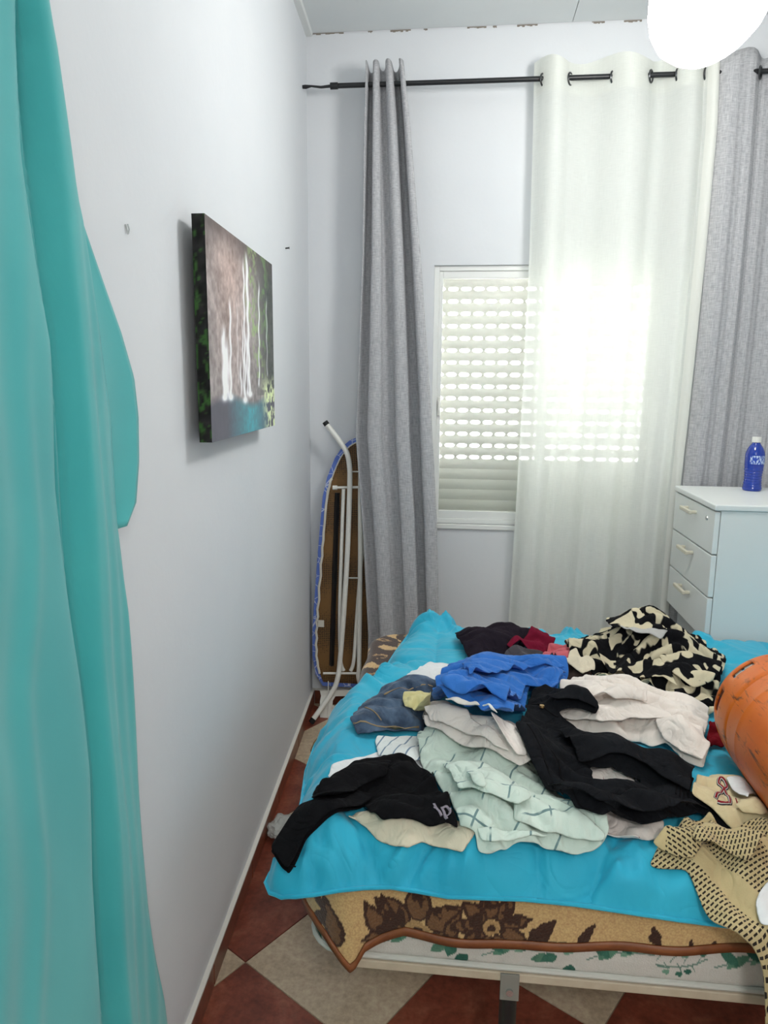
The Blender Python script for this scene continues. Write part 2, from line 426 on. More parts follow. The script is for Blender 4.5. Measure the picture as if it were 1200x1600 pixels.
def grommets(parent, xs_px, matn, y_px):
    for x in xs_px:
        c = on_y(x, y_px(x), RY); c.z = RODZ-.004
        pts = [c+Vector((.004*math.sin(a), .021*math.sin(a), .021*math.cos(a))) for a in np.linspace(0, 2*PI, 20, endpoint=False)]
        pts = [c+Vector((.010*math.sin(a)*1.0, .018*math.sin(a), .021*math.cos(a))) for a in np.linspace(0, 2*PI, 20, endpoint=False)]
        MB().tube(pts, .0035, 8, closed=True).build('grommet', matn, parent, smooth=True)
# hem seam near the bottom of the bunched curtain
# right grey curtain: wide, runs out of the frame and behind the drawer unit
gr_l = edge_pts([(1122,92),(1110,300),(1096,480),(1080,640),(1068,750)], RY+.03)+[(.03, .86)]
gr_r = [(2.8, 1.62), (0, 1.60)]
def fold_r(s, tz):
    ph = 2*PI*(s*1.95)-.95
    rip = math.sin(2*PI*(s*8.5+.15*math.sin(5*s))+1.0)
    return (.008*math.sin(2*ph), -.034*math.cos(ph)*(1-.3*tz)+(.010*rip+.005*abs(math.sin(2*PI*s*17+2*tz)))*(.35+.65*min(1, tz*3)))
gr = drape('linen_curtain', 'linen', gr_l, gr_r, 2.715, .03, fold_r, 150, 60, lambda tz: RY+.012, 1.25, .003, lambda s: .012*math.cos(2*PI*s*4.6+2.4))
tag(gr, 'wide grey linen curtain hanging behind the white drawer unit', 'curtain')
grommets(gr, [1187], 'nickel', lambda x: 125)
# sheer curtain
def sheer_mat(name, c, transp):
    t = NT(name, .9); tc = t.coord('UV'); d = t.n('ShaderNodeBsdfDiffuse'); d.inputs[0].default_value = (*lin(c), 1)
    tl = t.n('ShaderNodeBsdfTranslucent'); tl.inputs[0].default_value = (*lin(c), 1); tr = t.n('ShaderNodeBsdfTransparent')
    m1 = t.n('ShaderNodeMixShader'); m1.inputs[0].default_value = .42; m2 = t.n('ShaderNodeMixShader')
    a = t.noise(t.coord('UV', (420, 16, 1)), 1, 2); b = t.noise(t.coord('UV', (16, 420, 1)), 1, 2)
    fac = t.math('MULTIPLY', t.math('ADD', a, b), transp)
    t.l(fac, m2.inputs[0]); t.l(d.outputs[0], m1.inputs[1]); t.l(tl.outputs[0], m1.inputs[2]); t.l(m1.outputs[0], m2.inputs[1]); t.l(tr.outputs[0], m2.inputs[2]); t.l(m2.outputs[0], t.out.inputs[0])
    return t.m
M['sheer'] = sheer_mat('cream_sheer', (246, 248, 243), .13)
M['sheer_hem'] = sheer_mat('cream_sheer_doubled', (248, 248, 243), .05)
sh_l = edge_pts([(836,100),(834,200),(828,400),(818,600),(806,800),(795,970)], RY)+[(.03, .225)]
sh_r = edge_pts([(1120,95),(1116,200),(1098,400),(1075,620),(1055,800),(1040,975)], RY)+[(.03, .90)]
gpx = [848, 891, 957, 1017, 1058, 1102]
x0s, x1s = 836, 1121
gs = [(x-x0s)/(x1s-x0s) for x in gpx]
def phase(s):
    return float(np.interp(s, [0]+gs+[1], [-.35*PI]+[PI*k for k in range(len(gs))]+[PI*(len(gs)-.55)]))
def fold_s(s, tz):
    ph = phase(s); top = max(0, 1-tz*1.1)
    sgn = -math.sin(ph+PI*0)                       # between grommets 1 and 2 the cloth stands in front of the rod
    amp = .020+.022*top
    if s > gs[-1]: sgn = -.9*math.sin(PI*min(1, (s-gs[-1])/(1-gs[-1])*.7))
    y = sgn*amp*1.0
    y += .010*tz*math.sin(2*PI*(s*6.3)+.8)+.006*tz*math.sin(2*PI*s*11+2*tz)
    dx = 0
    if s > .80: dx += -.035*tz*math.exp(-((s-.90)/.035)**2)*0
    return (dx, y)
sh = drape('sheer_curtain', 'sheer', sh_l, sh_r, 2.712, .02, fold_s, 220, 70, lambda tz: RY-.004-.02*tz, 1.35, .0006, lambda s: .010*math.cos(phase(s)))
sh.modifiers.clear()
tag(sh, 'cream sheer curtain with metal eyelets covering most of the window', 'curtain')
def fn_h(s, t):
    tz = t*.0435; z = 2.712-(2.712-.02)*tz; a = float(interp(z, sh_l)); b = float(interp(z, sh_r)); dx, dy = fold_s(s, tz)
    return (a+(b-a)*s+dx, RY-.004-.02*tz+dy+.0016, z+.010*math.cos(phase(s))*max(0, 1-tz*18))
link('header_band', grid_mesh(160, 6, fn_h, lambda s, t: (s*1.35, t*.12)), 'sheer_hem', sh, True)
grommets(sh, gpx, 'nickel', lambda x: 134-(x-520)*.018)
def fn_e(s, t):
    ss = .945+.055*s; z = 2.712-(2.712-.02)*t; a = float(interp(z, sh_l)); b = float(interp(z, sh_r)); dx, dy = fold_s(ss, t)
    return (a+(b-a)*ss+dx, RY-.004-.02*t+dy-.0016, z+.010*math.cos(phase(ss))*max(0, 1-t*18))
link('side_hem', grid_mesh(8, 70, fn_e, lambda s, t: (s*.08, t*2.7)), 'sheer_hem', sh, True)

# turquoise curtain by the left wall, close to the camera
def silky(name, c, c2):
    t = NT(name, .7, c); v = t.coord('UV'); n = t.noise(v, 3, 3)
    base = t.ramp(n, [(.3, c), (.7, c2)]); t.col(base); t.bump(t.noise(t.coord('UV', (500, 500, 1)), 1, 2), .12, .001)
    t.b.inputs['Sheen Weight'].default_value = .25; t.b.inputs['Specular IOR Level'].default_value = .25
    return t.m
M['turq_curtain'] = silky('turquoise_satin', (78, 184, 184), (66, 172, 174))
crod = empty('wall_rail', (wall_x(.7)+.05, .7, 2.46)); tag(crod, 'thin metal rail on the left wall above the turquoise curtain', 'curtain rail')
adopt(MB().tube([(wall_x(-.1)+.05, -.1, 2.46), (wall_x(1.15)+.05, 1.15, 2.46)], .008, 10).build('pole', 'chrome', smooth=True), crod)
for yy in (-.05, 1.1): adopt(MB().tube([(wall_x(yy)+.002, yy, 2.46), (wall_x(yy)+.05, yy, 2.46)], .006, 8).build('bracket', 'chrome'), crod)
OFF = .05
def wall_edge(px, off=OFF): return [(p.z, p.y) for p in (on_wall(x, y, off) for x, y in px)]
front_e = [(2.47, .74), (2.2, .84)]+wall_edge([(75,0),(100,150),(127,300),(140,350),(166,500),(185,650),(196,815),(212,950),(222,1100),(232,1270),(241,1420),(256,1510),(272,1600)])
zl = min(z for z, y in front_e); front_e += [(.03, [y for z, y in front_e if z == zl][0]+.05)]
def fold_line(px): return wall_edge(px, OFF)
F1 = fold_line([(40,0),(52,49),(85,330),(108,540),(124,762),(144,1062),(167,1333),(179,1500),(186,1600)])
F2 = fold_line([(24,0),(33,250),(60,430),(80,540),(90,760),(112,950),(126,1062),(140,1200),(150,1400),(158,1600)])
F3 = fold_line([(20,0),(30,600),(46,840),(38,980),(31,1080),(55,1350),(48,1600)])
def sig(x): return 1/(1+math.exp(-max(-30, min(30, x))))
def fold_t(y, z, e):
    f1 = float(interp(z, F1)); f2 = float(interp(z, F2)); f3 = float(interp(z, F3)); k = min(1, max(.2, (2.4-z)/1.2))
    o = -.020 + .034*sig((y-f1)/.0045)*(.45+.55*math.exp(-((y-f1-.012)/.06)**2)) + .030*sig((f2-y)/.010)
    o += .010*sig((f3-y)/.007)*k - .010*math.exp(-((y-e)/.018)**2) + .007*math.sin(2*PI*(y-f3)/.145)*sig((f3-.02-y)/.02)
    o += .0015*math.sin(2*PI*(y-f1)/.05+2*z)*k*sig((y-f1-.02)/.01) + .002*math.sin(13*z+30*y)*k
    o += .003*math.sin(2*PI*(y-f1)/.016)*math.exp(-((y-(f1+f2)/2)/.02)**2)
    return o
def fn_t(s, tz):
    z = 2.47-2.44*tz; e = float(interp(z, front_e)); y = .10+(e-.10)*s
    # bunch the cloth along the edge by squeezing
    return (wall_x(y)+OFF+fold_t(y, z, e), y, z)
tc_ = link('turquoise_curtain', grid_mesh(260, 120, fn_t, lambda s, t: (s*1.6, t*2.44)), 'turq_curtain', None, True); solidify(tc_, .002)
tag(tc_, 'long turquoise curtain hanging along the left wall beside the camera', 'curtain')
flap_o = wall_edge([(120,260),(138,345),(172,450),(195,520),(213,590),(218,650),(217,720),(211,785),(196,822)], .025)
flap_o.sort()
def fn_f(s, tz):
    z0, z1 = flap_o[-1][0], flap_o[0][0]; z = z0+(z1-z0)*tz; e = float(interp(z, flap_o)); f = float(interp(z, front_e))-.09
    y = f+(e-f)*s; return (wall_x(y)+.022+.008*math.sin(5*s+2*tz)+.006*s*(1-s), y, z)
fl_ = link('rear_flap', grid_mesh(24, 50, fn_f, lambda s, t: (s*.2, t*.6)), 'turq_curtain', tc_, True); solidify(fl_, .002)

# ================================================================== CANVAS ON THE LEFT WALL
cth, cgap = .028, .024
_q = [on_wall(x, y, cth+cgap) for x, y in ((325,336),(422.6,412.6),(431.5,663.3),(326,694))]
cz0, cz1, cy0, cy1 = (_q[2].z+_q[3].z)/2, (_q[0].z+_q[1].z)/2, (_q[0].y+_q[3].y)/2, (_q[1].y+_q[2].y)/2
pic = empty('canvas_print', (wall_x(1.9), 1.9, cz0)); tag(pic, 'unframed canvas print of waterfalls over a teal pool on the left wall', 'canvas print')
def canvas_color(u, v):                              # u 0 left..1 right, v 0 bottom..1 top (arrays)
    n = fbm(u*9, v*7, 5); n2 = fbm(u*46+3, v*36, 4)
    c = np.stack([116+50*(n-.5)+56*(n2-.5), 110+48*(n-.5)+56*(n2-.5), 110+48*(n-.5)+56*(n2-.5)], -1)
    warm = np.exp(-((u-.28)/.25)**2)*np.clip(v*1.3, 0, 1)
    c += warm[..., None]*np.array([26, 14, 8])
    def blend(col, a): 
        nonlocal c
        a = np.clip(a, 0, 1)[..., None]; c = c*(1-a)+np.array(col, float)*a
    blend((40, 46, 44), np.clip((u-.62)*3.2, 0, .85)*(v > .2)*(.6+.6*n2))           # dark right cliff
    blend((58, 52, 52), np.clip((v-.86)*5, 0, .6))
    g = np.clip((fbm(u*34+40, v*26, 4)-.47)*7, 0, 1)
    blend((118, 142, 92), g*np.clip(1-np.abs(u-.66-.08*np.sin(6*v))/.13, 0, 1)*(v > .3)*.9)
    blend((88, 124, 70), g*np.clip(1-np.abs(u-.82)/.12, 0, 1)*(v > .45)*.6)
    pool = np.clip((.2+.03*np.sin(8*u)-v)*22, 0, 1)
    blend((66, 66, 76), pool*.9)
    blend((62, 132, 142), pool*np.clip(1-np.abs(u-.55)/.36, 0, 1)*(.55+.7*n2))
    blend((176, 186, 146), np.clip((fbm(u*44, v*36+9, 3)-.38)*6, 0, 1)*np.clip((u-.74-(.1-v)*.25)*8, 0, 1)*np.clip((.33-v)*10, 0, 1))
    for u0, top, bot, wd, a, dr in ((.17,.56,.20,.022,.95,.02),(.25,.70,.20,.012,.9,.05),(.21,.5,.2,.03,.7,0),(.46,.93,.18,.010,.85,.03),(.53,.97,.21,.016,1.,.0),(.50,.55,.19,.014,.6,.0),(.40,.42,.19,.012,.6,.0),(.44,.6,.19,.008,.6,.0),(.70,.86,.24,.010,.75,.05),(.86,.8,.3,.010,.5,.02),(.36,.7,.25,.008,.35,.02)):
        x = u-(u0+dr*(v-bot))+.006*np.sin(40*v+u0*50)
        k = np.exp(-(x/wd)**2)*np.clip((top-v)*14, 0, 1)*np.clip((v-bot)*40, 0, 1)
        blend((232, 236, 242), k*a*(.55+.9*fbm(u*60, v*10, 3)))
    for u0, v0 in ((.17,.2),(.25,.2),(.46,.18),(.54,.21)): blend((236, 240, 244), np.exp(-((u-u0)/.035)**2-((v-v0)/.018)**2))
    return np.clip(c*1.25+14, 0, 255)
def canvas_side(v, w):
    n = fbm(v*22+7, w*2, 4); g = np.clip((fbm(v*26+2, w*4+9, 3)-.56)*9, 0, 1)[..., None]
    c = np.stack([30+50*(n-.45)]*3, -1); c = c*(1-g*.8)+np.array([64, 112, 52])*g*.8; return np.clip(c, 8, 255)
M['print'] = painted('canvas_ink', .55)
def wpt(y, off, z): return (wall_x(y)+off, y, z)
nu, nv = 300, 230
me = grid_mesh(nu, nv, lambda s, t: wpt(cy0+(cy1-cy0)*s, cgap+cth, cz0+(cz1-cz0)*t))
uu, vv = np.meshgrid(np.linspace(0,1,nu), np.linspace(0,1,nv)); set_print(me, canvas_color(uu, vv).reshape(-1,3))
adopt(link('printed_face', me, 'print', None, True), pic)
me = grid_mesh(6, 120, lambda s, t: wpt(cy0, cgap+cth*s, cz0+(cz1-cz0)*t))
uu, vv = np.meshgrid(np.linspace(0,1,6), np.linspace(0,1,120)); set_print(me, canvas_side(vv, uu).reshape(-1,3))
adopt(link('printed_side', me, 'print'), pic)
mb = MB(); a = [wpt(y, o_, z) for o_, y, z in ((cgap,cy0,cz0),(cgap+cth-.0004,cy0,cz0),(cgap+cth-.0004,cy1,cz0),(cgap,cy1,cz0),(cgap,cy0,cz1),(cgap+cth-.0004,cy0,cz1),(cgap+cth-.0004,cy1,cz1),(cgap,cy1,cz1))]
a = [(x, y+(.0004 if i in (0,1,4,5) else 0), z) for i, (x, y, z) in enumerate(a)]
mb.add(a, [(0,1,2,3),(7,6,5,4),(1,5,6,2),(2,6,7,3),(3,7,4,0),(0,4,5,1)])
M['canvas_edge'] = mottled('canvas_edge', (52, 56, 50), (92, 92, 88), 40, .7)
adopt(mb.build('stretcher', 'canvas_edge'), pic)
yn = 1.9; adopt(MB().tube([wpt(yn, 0, 1.80), wpt(yn, cgap+.004, 1.80)], .004, 8).build('hanging_nail', 'chrome'), pic)
# tiny things left on the wall
p = on_wall(197, 360); hk = MB().tube([p+Vector((.001,-.004,.009)), p+Vector((.004,-.001,-.006)), p+Vector((.004,.003,.002)), p+Vector((.001,.006,.011))], .0014, 6).build('wall_hook', 'cab2', smooth=True)
tag(hk, 'tiny v-shaped hook on the white wall left of the canvas print', 'hook')
p = on_wall(446, 388); nl = MB().tube([p, p+Vector((.012, 0, .001)), p+Vector((.014, 0, .001))], [.0025,.0025,.005], 8).build('nail', 'black_metal'); tag(nl, 'small dark nail in the wall right of the canvas print', 'nail')

# ================================================================== PENDANT LAMP
lamp = empty('pendant_lamp', (.572, 2.0, 2.28)); tag(lamp, 'glowing white pebble-shaped pendant lamp hanging near the ceiling', 'lamp')
t = NT('lamp_glow'); e = t.n('ShaderNodeEmission'); e.inputs[0].default_value = LAMP_COLOR; e.inputs[1].default_value = LAMP_STRENGTH; t.l(e.outputs[0], t.out.inputs[0]); M['glow'] = t.m
out = [(0,0),(.045,.002),(.085,.014),(.115,.036),(.134,.07),(.142,.11),(.142,.16),(.134,.21),(.112,.25),(.075,.275),(.03,.284),(.018,.286)]
o = MB().lathe(out, 40, Matrix.Translation((.572, 2.0, 2.283)) @ Matrix.Shear('XZ', 4, (0.0, 0)) ).build('lamp_shade', 'glow', smooth=True)
me = o.data
for vtx in me.vertices:                               # lopsided pebble: flatter and higher on the right
    x = vtx.co.x-.572; z = vtx.co.z-2.283
    vtx.co.z += .055*max(0, x/.142)**1.6*(1-z/.3); vtx.co.x -= .018*(1-z/.29)*0
adopt(o, lamp)
adopt(MB().lathe([(.0,.0),(.022,.0),(.022,.05),(.008,.07)], 20, Matrix.Translation((.572, 2.0, 2.565))).build('lamp_holder', 'white_paint', smooth=True), lamp)
adopt(MB().tube([(.572,2.0,2.62),(.572,2.0,CEIL-.02)], .003, 8).build('cord', 'white_paint'), lamp)
adopt(MB().lathe([(.0,0),(.05,.0),(.045,-.022),(.01,-.03)], 24, Matrix.Translation((.572, 2.0, CEIL))).build('ceiling_rose', 'white_paint', smooth=True), lamp)

RLZ = 2.30  # unseen fill lamp added behind the camera to light bed front and floor
rl = empty('pendant_lamp', (.35, -.75, RLZ-.08)); tag(rl, 'unseen round white fill lamp added in the rear half of the room', 'lamp')
t = NT('rear_fill_glow'); e = t.n('ShaderNodeEmission'); e.inputs[0].default_value = LAMP_COLOR; e.inputs[1].default_value = REAR_FILL_STRENGTH; t.l(e.outputs[0], t.out.inputs[0])
adopt(MB().lathe([(.16,-.022),(.155,-.045),(.12,-.065),(.06,-.076),(0,-.08)], 32, Matrix.Translation((.35,-.75,RLZ))).build('diffuser', t.m, smooth=True), rl)
adopt(MB().lathe([(.17,0),(.17,-.022),(.155,-.022)], 32, Matrix.Translation((.35,-.75,RLZ))).build('fill_lamp_base', 'white_paint', smooth=True), rl)

adopt(MB().tube([(.35,-.75,RLZ), (.35,-.75,CEIL)], .003, 8).build('cord', 'white_paint'), rl)

# ================================================================== IRONING BOARD
ib = empty('ironing_board', (-.46, 3.08, .06)); tag(ib, 'folded ironing board with blue cover standing in the corner', 'ironing board')
def bY(z): return 3.072+.04*(z/1.3)
def bp(x, y, dy=0):                                  # photograph pixel on the leaning board plane
    q = on_y(x, y, 3.09); q = on_y(x, y, bY(q.z)+dy); return q
left = [bp(*q) for q in ((505,1070),(494,1052),(489,1023),(489,985),(491,950),(496,880),(500,830),(505,775),(512,745),(524,715),(537,696),(548,687),(560,683))]
xc = left[-1].x+.006
outl = left+[Vector((2*xc-q.x, q.y, q.z)) for q in reversed(left[:-1])]
def inset(poly, d):
    c = [Vector((q.x, 0, q.z)) for q in poly]; n = len(c); r = []
    for i in range(n):
        a, b = c[(i-1) % n], c[(i+1) % n]; t_ = (b-a).normalized(); nrm = Vector((t_.z, 0, -t_.x)); r.append(Vector((poly[i].x+nrm.x*d, poly[i].y, poly[i].z+nrm.z*d)))
    return r
s_in = inset(outl, .02)
if abs(s_in[5].x-xc) > abs(outl[5].x-xc): s_in = inset(outl, -.02)
n = len(outl)
def ring(pa, pb, dya, dyb): 
    v = [q+Vector((0,dya,0)) for q in pa]+[q+Vector((0,dyb,0)) for q in pb]
    return v, [(i, (i+1) % n, n+(i+1) % n, n+i) for i in range(n)]
t = NT('perforated_metal', .6, (70, 48, 26)); br = t.coord('Object', (160, 160, 160)); vo = t.n('ShaderNodeTexVoronoi'); vo.inputs['Scale'].default_value = .75; vo.inputs['Randomness'].default_value = 0.15
t.l(br, vo.inputs['Vector']); t.col(t.ramp(vo.outputs['Distance'], [(.28, (22, 15, 9)), (.45, (122, 88, 46))])); M['perf'] = t.m
t = NT('blue_cover', .85, (92, 116, 190)); br = t.coord('Object'); vo = t.n('ShaderNodeTexVoronoi', feature='DISTANCE_TO_EDGE'); vo.inputs['Scale'].default_value = 18
t.l(br, vo.inputs['Vector']); t.col(t.ramp(vo.outputs['Distance'], [(.012, (200, 208, 230)), (.03, (96, 122, 200))])); M['bluecover'] = t.m
M['hem_white'] = fabric('white_hem', (222, 218, 206), 8)
mb = MB(); v, f = ring(outl, outl, .012, -.012); mb.add(v, f); v, f = ring(outl, s_in, -.012, -.014); mb.add(v, f); mb.add([q+Vector((0,.012,0)) for q in outl], [tuple(range(n))])
adopt(mb.build('cover', 'bluecover', smooth=True), ib)
adopt(link('perforated_plate', mesh([q+Vector((0,-.008,0)) for q in outl]+[q+Vector((0,.004,0)) for q in outl], [tuple(range(n)), tuple(range(2*n-1, n-1, -1))]+[(i, n+i, n+(i+1) % n, (i+1) % n) for i in range(n)]), 'perf'), ib)
hem = [q+Vector((0,-.015,0)) for q in s_in[1:9]]
adopt(MB().tube([h+Vector((.003*math.sin(3*i),0,0)) for i, h in enumerate(smooth_path(hem, 4))], .0055, 8).build('cover_hem', 'hem_white', smooth=True), ib)
lb = bp(499, 974, -.02); adopt(box('fabric_label', (lb.x-.006, lb.y-.003, lb.z-.016), (lb.x+.022, lb.y-.001, lb.z+.016), 'hem_white'), ib)
adopt(MB().tube([h+Vector((0,-.014,0)) for h in smooth_path(inset(outl, .022 if s_in == inset(outl,.02) else -.022)[7:18], 3)], .003, 6).build('cover_cord', 'hem_white', smooth=True), ib)
# dark lengthwise channel of the underside
a, b = bp(527, 770, -.012), bp(518, 1040, -.012); 
adopt(MB().tube([a, b], .011, 4).build('channel', 'black_metal'), ib)
def tubep(name, px, r, dy, mat='white_paint'):
    return adopt(MB().tube(smooth_path([bp(x, y, d) for (x, y), d in zip(px, dy)], 6), r, 12).build(name, mat, smooth=True), ib)
tubep('leg', [(511,664),(522,678),(533,693),(542,708),(546,728),(546.5,760),(543,860),(537,960),(531,1035),(528,1058),(522,1076),(508,1098),(490,1123)], .0115, [-.05]*9+[-.06,-.07,-.10,-.14])
tubep('leg', [(574,690),(567,706),(564,728),(563,780),(563,860),(562,960),(561,1040),(560,1058),(566,1080)], .0105, [-.045]*9)
tubep('leg', [(537,764),(536,790),(533,880),(531,960),(532,1030),(537,1048)], .0085, [-.035]*6)
tubep('leg', [(573,764),(571,800),(564,880),(558,960),(553,1030),(548,1048)], .0085, [-.035]*6)
a = bp(511, 664, -.05); c = bp(507.5, 659, -.05); adopt(MB().tube([a, c], .0128, 12).build('end_cap', 'black_rub', smooth=True), ib)
a = bp(490, 1123, -.14); c = bp(486, 1129, -.145); adopt(MB().tube([a, c], .013, 12).build('end_cap', 'black_rub', smooth=True), ib)
for (xa, ya, xb, yb, r) in ((521,762,575,761,.0055),(547,737,566,737,.003),(543,903,563,903,.003),(505,1052,562,1052,.0055)):
    adopt(MB().tube([bp(xa, ya, -.036), bp(xb, yb, -.036)], r, 8).build('crossbar', 'white_paint', smooth=True), ib)
adopt(MB().tube([bp(520,762,-.036), bp(527,762,-.036)], .010, 10).build('hinge_knob', 'white_paint', smooth=True), ib)
# steel rest at the tail end
pts = [(502,1086),(500,1096),(500,1125),(505,1141),(514,1143),(518,1130),(520,1095),(524,1088)]
P = [bp(x, y, -.03-.06*max(0,(y-1086)/57)) for x, y in pts]
k = len(P); adopt(solidify(link('iron_rest', mesh(P, [tuple(range(k))]), 'white_paint'), .004), ib)
P = [bp(x, y, -.025) for x, y in ((500,1079),(560,1078),(575,1080),(575,1086),(560,1087),(502,1088))]
adopt(solidify(link('rest_bar', mesh(P, [tuple(range(6))]), 'white_paint'), .006), ib)
P = [bp(x, y, -.06) for x, y in ((519,1101),(529,1106),(529,1124),(518,1127))]
adopt(solidify(link('rest_plate', mesh(P, [tuple(range(4))]), 'white_paint'), .003), ib)
adopt(MB().tube([bp(513,1064,-.02), bp(513,1132,-.085)], .002, 6).build('rest_wire', 'white_paint'), ib)

# ================================================================== DRAWER UNIT + BOTTLE
DX0, DX1, DY0, DY1, DZ1 = .864, 1.50, 2.50, 2.965, 1.104
DZ0 = .615
du = empty('drawer_unit', (1.15, 2.72, 0)); tag(du, 'white three-drawer unit beside the window with a blue bottle on top', 'drawer unit')
def dp(o): return adopt(o, du)
dp(box('carcass', (DX0+.020, DY0, DZ0), (DX1, DY1, DZ1-.022), 'cab', bevel=.0015))
dp(box('top', (DX0-.004, DY0-.006, DZ1-.021), (DX1+.004, DY1, DZ1), 'cab', bevel=.004))
dp(box('plinth', (DX0+.045, DY0+.02, 0), (DX1-.02, DY1-.01, DZ0-.001), 'cab2'))
dzs = [DZ1-.024, 0, 0, DZ0+.006]; dzs[1] = dzs[0]-.152; dzs[2] = dzs[1]-.152
for i in range(3):
    d = dp(box('drawer', (DX0, DY0+.001, dzs[i+1]+.003), (DX0+.0185, DY1-.003, dzs[i]-.002), 'cab', bevel=.0025))
    z = dzs[i]-.036; y0, y1 = 2.68, 2.80
    hb = MB().box((DX0-.030, y0, z-.007), (DX0-.018, y1, z+.007)).box((DX0-.019, y0+.006, z-.006), (DX0+.001, y0+.018, z+.006)).box((DX0-.019, y1-.018, z-.006), (DX0+.001, y1-.006, z+.006))
    h = hb.build('handle', 'beige_pl', bevel=.003); h.parent = d
    if i == 0:
        q = Vector((DX0, 2.575, DZ1-.060)); k_ = MB().lathe([(0,.003),(.008,.003),(.009,0)], 16, Matrix.Translation(q) @ Matrix.Rotation(-PI/2, 4, 'Y')).box((q.x-.004, q.y-.001, q.z-.005), (q.x-.0031, q.y+.001, q.z+.005)).build('lock', 'chrome'); k_.parent = d
bt = empty('bottle', (1.118, 2.87, DZ1)); tag(bt, 'small blue plastic bottle with white cap on the drawer unit', 'bottle')
t = NT('blue_plastic', .12, (24, 62, 170)); t.b.inputs['Coat Weight'].default_value = .5; t.b.inputs['Transmission Weight'].default_value = .15; M['blue_pl'] = t.m
TB = Matrix.Translation((1.118, 2.87, DZ1))
prof = [(0,.0005),(.031,.0005),(.034,.004)]
for k in range(24):
    z = .008+k*.0033; prof.append((.0345-.0035*math.sin((k/24)*PI)+.0009*math.sin(k*2.1), z))
prof += [(.0335,.092),(.0345,.098),(.0345,.140),(.033,.148),(.027,.163),(.018,.176),(.0135,.182),(.0135,.186)]
adopt(MB().lathe(prof, 36, TB).build('bottle_body', 'blue_pl', smooth=True), bt)
adopt(MB().lathe([(.016,.185),(.0165,.187),(.0165,.203),(.0155,.205),(0,.205)], 28, TB).build('cap', 'white_paint', smooth=True), bt)
t = NT('bottle_label', .4); s = t.sep(t.coord('Object')); 
n = t.noise(t.coord('Object', (260, 260, 90)), 1, 2); t.col(t.ramp(n, [(.47, (28, 70, 176)), (.56, (196, 214, 240))])); M['blabel'] = t.m
nn = 40; th = np.linspace(-2.4, .2, nn); v = [TB @ Vector((.0349*math.cos(a), .0349*math.sin(a), z)) for z in (.104,.136) for a in th]
adopt(link('label', mesh(v, [(i, i+1, nn+i+1, nn+i) for i in range(nn-1)]), 'blabel', None, True), bt)

# ================================================================== BED
BX0, BX1, BY0, BY1, BZ = -.285, 1.62, 1.205, 2.47, .598
bed = empty('bed', (.66, 1.84, 0)); tag(bed, 'bed with leaf-print sheeted mattress on a metal base with black legs', 'bed')
def bpt(o): return adopt(o, bed)
mb = MB(); mb.box((-.20, 1.215, .372), (1.58, 1.245, .392)); mb.box((-.20, 2.40, .372), (1.58, 2.43, .392)); mb.box((-.20, 1.245, .372), (-.17, 2.40, .392)); mb.box((1.55, 1.245, .372), (1.58, 2.40, .392)); mb.box((.66, 1.245, .372), (.70, 2.40, .400))
bpt(mb.build('base_frame', 'rail', bevel=.003))
for lx, ly in ((.122, 1.232), (-.10, 2.38), (1.45, 1.232), (1.45, 2.38), (.68, 2.36)):
    lg = bpt(MB().tube([(lx, ly, 0), (lx, ly, .35)], .017, 16).build('leg', 'black_metal', smooth=True))
    br_ = bpt(box('bracket', (lx-.018, ly-.021, .335), (lx+.018, ly-.0172, .392), 'zinc', bevel=.001))
    bo_ = MB().tube([(lx, ly-.026, .355), (lx, ly-.0205, .355)], .007, 12).build('bolt', 'chrome'); bo_.parent = br_
def perim(u, r, x0, y0, y1, x1):                      # walk front edge from right to left, corner, left side, corner, back
    L1_ = x1-(x0+r); A = r*PI/2; L2 = (y1-r)-(y0+r); 
    if u < L1_: return (x1-u, y0), (0, -1)
    u -= L1_
    if u < A: a = u/r; return (x0+r-r*math.sin(a), y0+r-r*math.cos(a)), (-math.sin(a), -math.cos(a))
    u -= A
    if u < L2: return (x0, y0+r+u), (-1, 0)
    u -= L2
    if u < A: a = u/r; return (x0+r-r*math.cos(a), y1-r+r*math.sin(a)), (-math.cos(a), math.sin(a))
    u -= A; return (min(x0+r+u, x1), y1), (0, 1)
RC = .10
def u_of(s): return float(np.interp(s, (0, .12, .78, 1), (0, .98, 1.98, UL)))
UL = (BX1-(BX0+RC))+RC*PI+((BY1-RC)-(BY0+RC))+.6
def x_to_u(x): return BX1-x
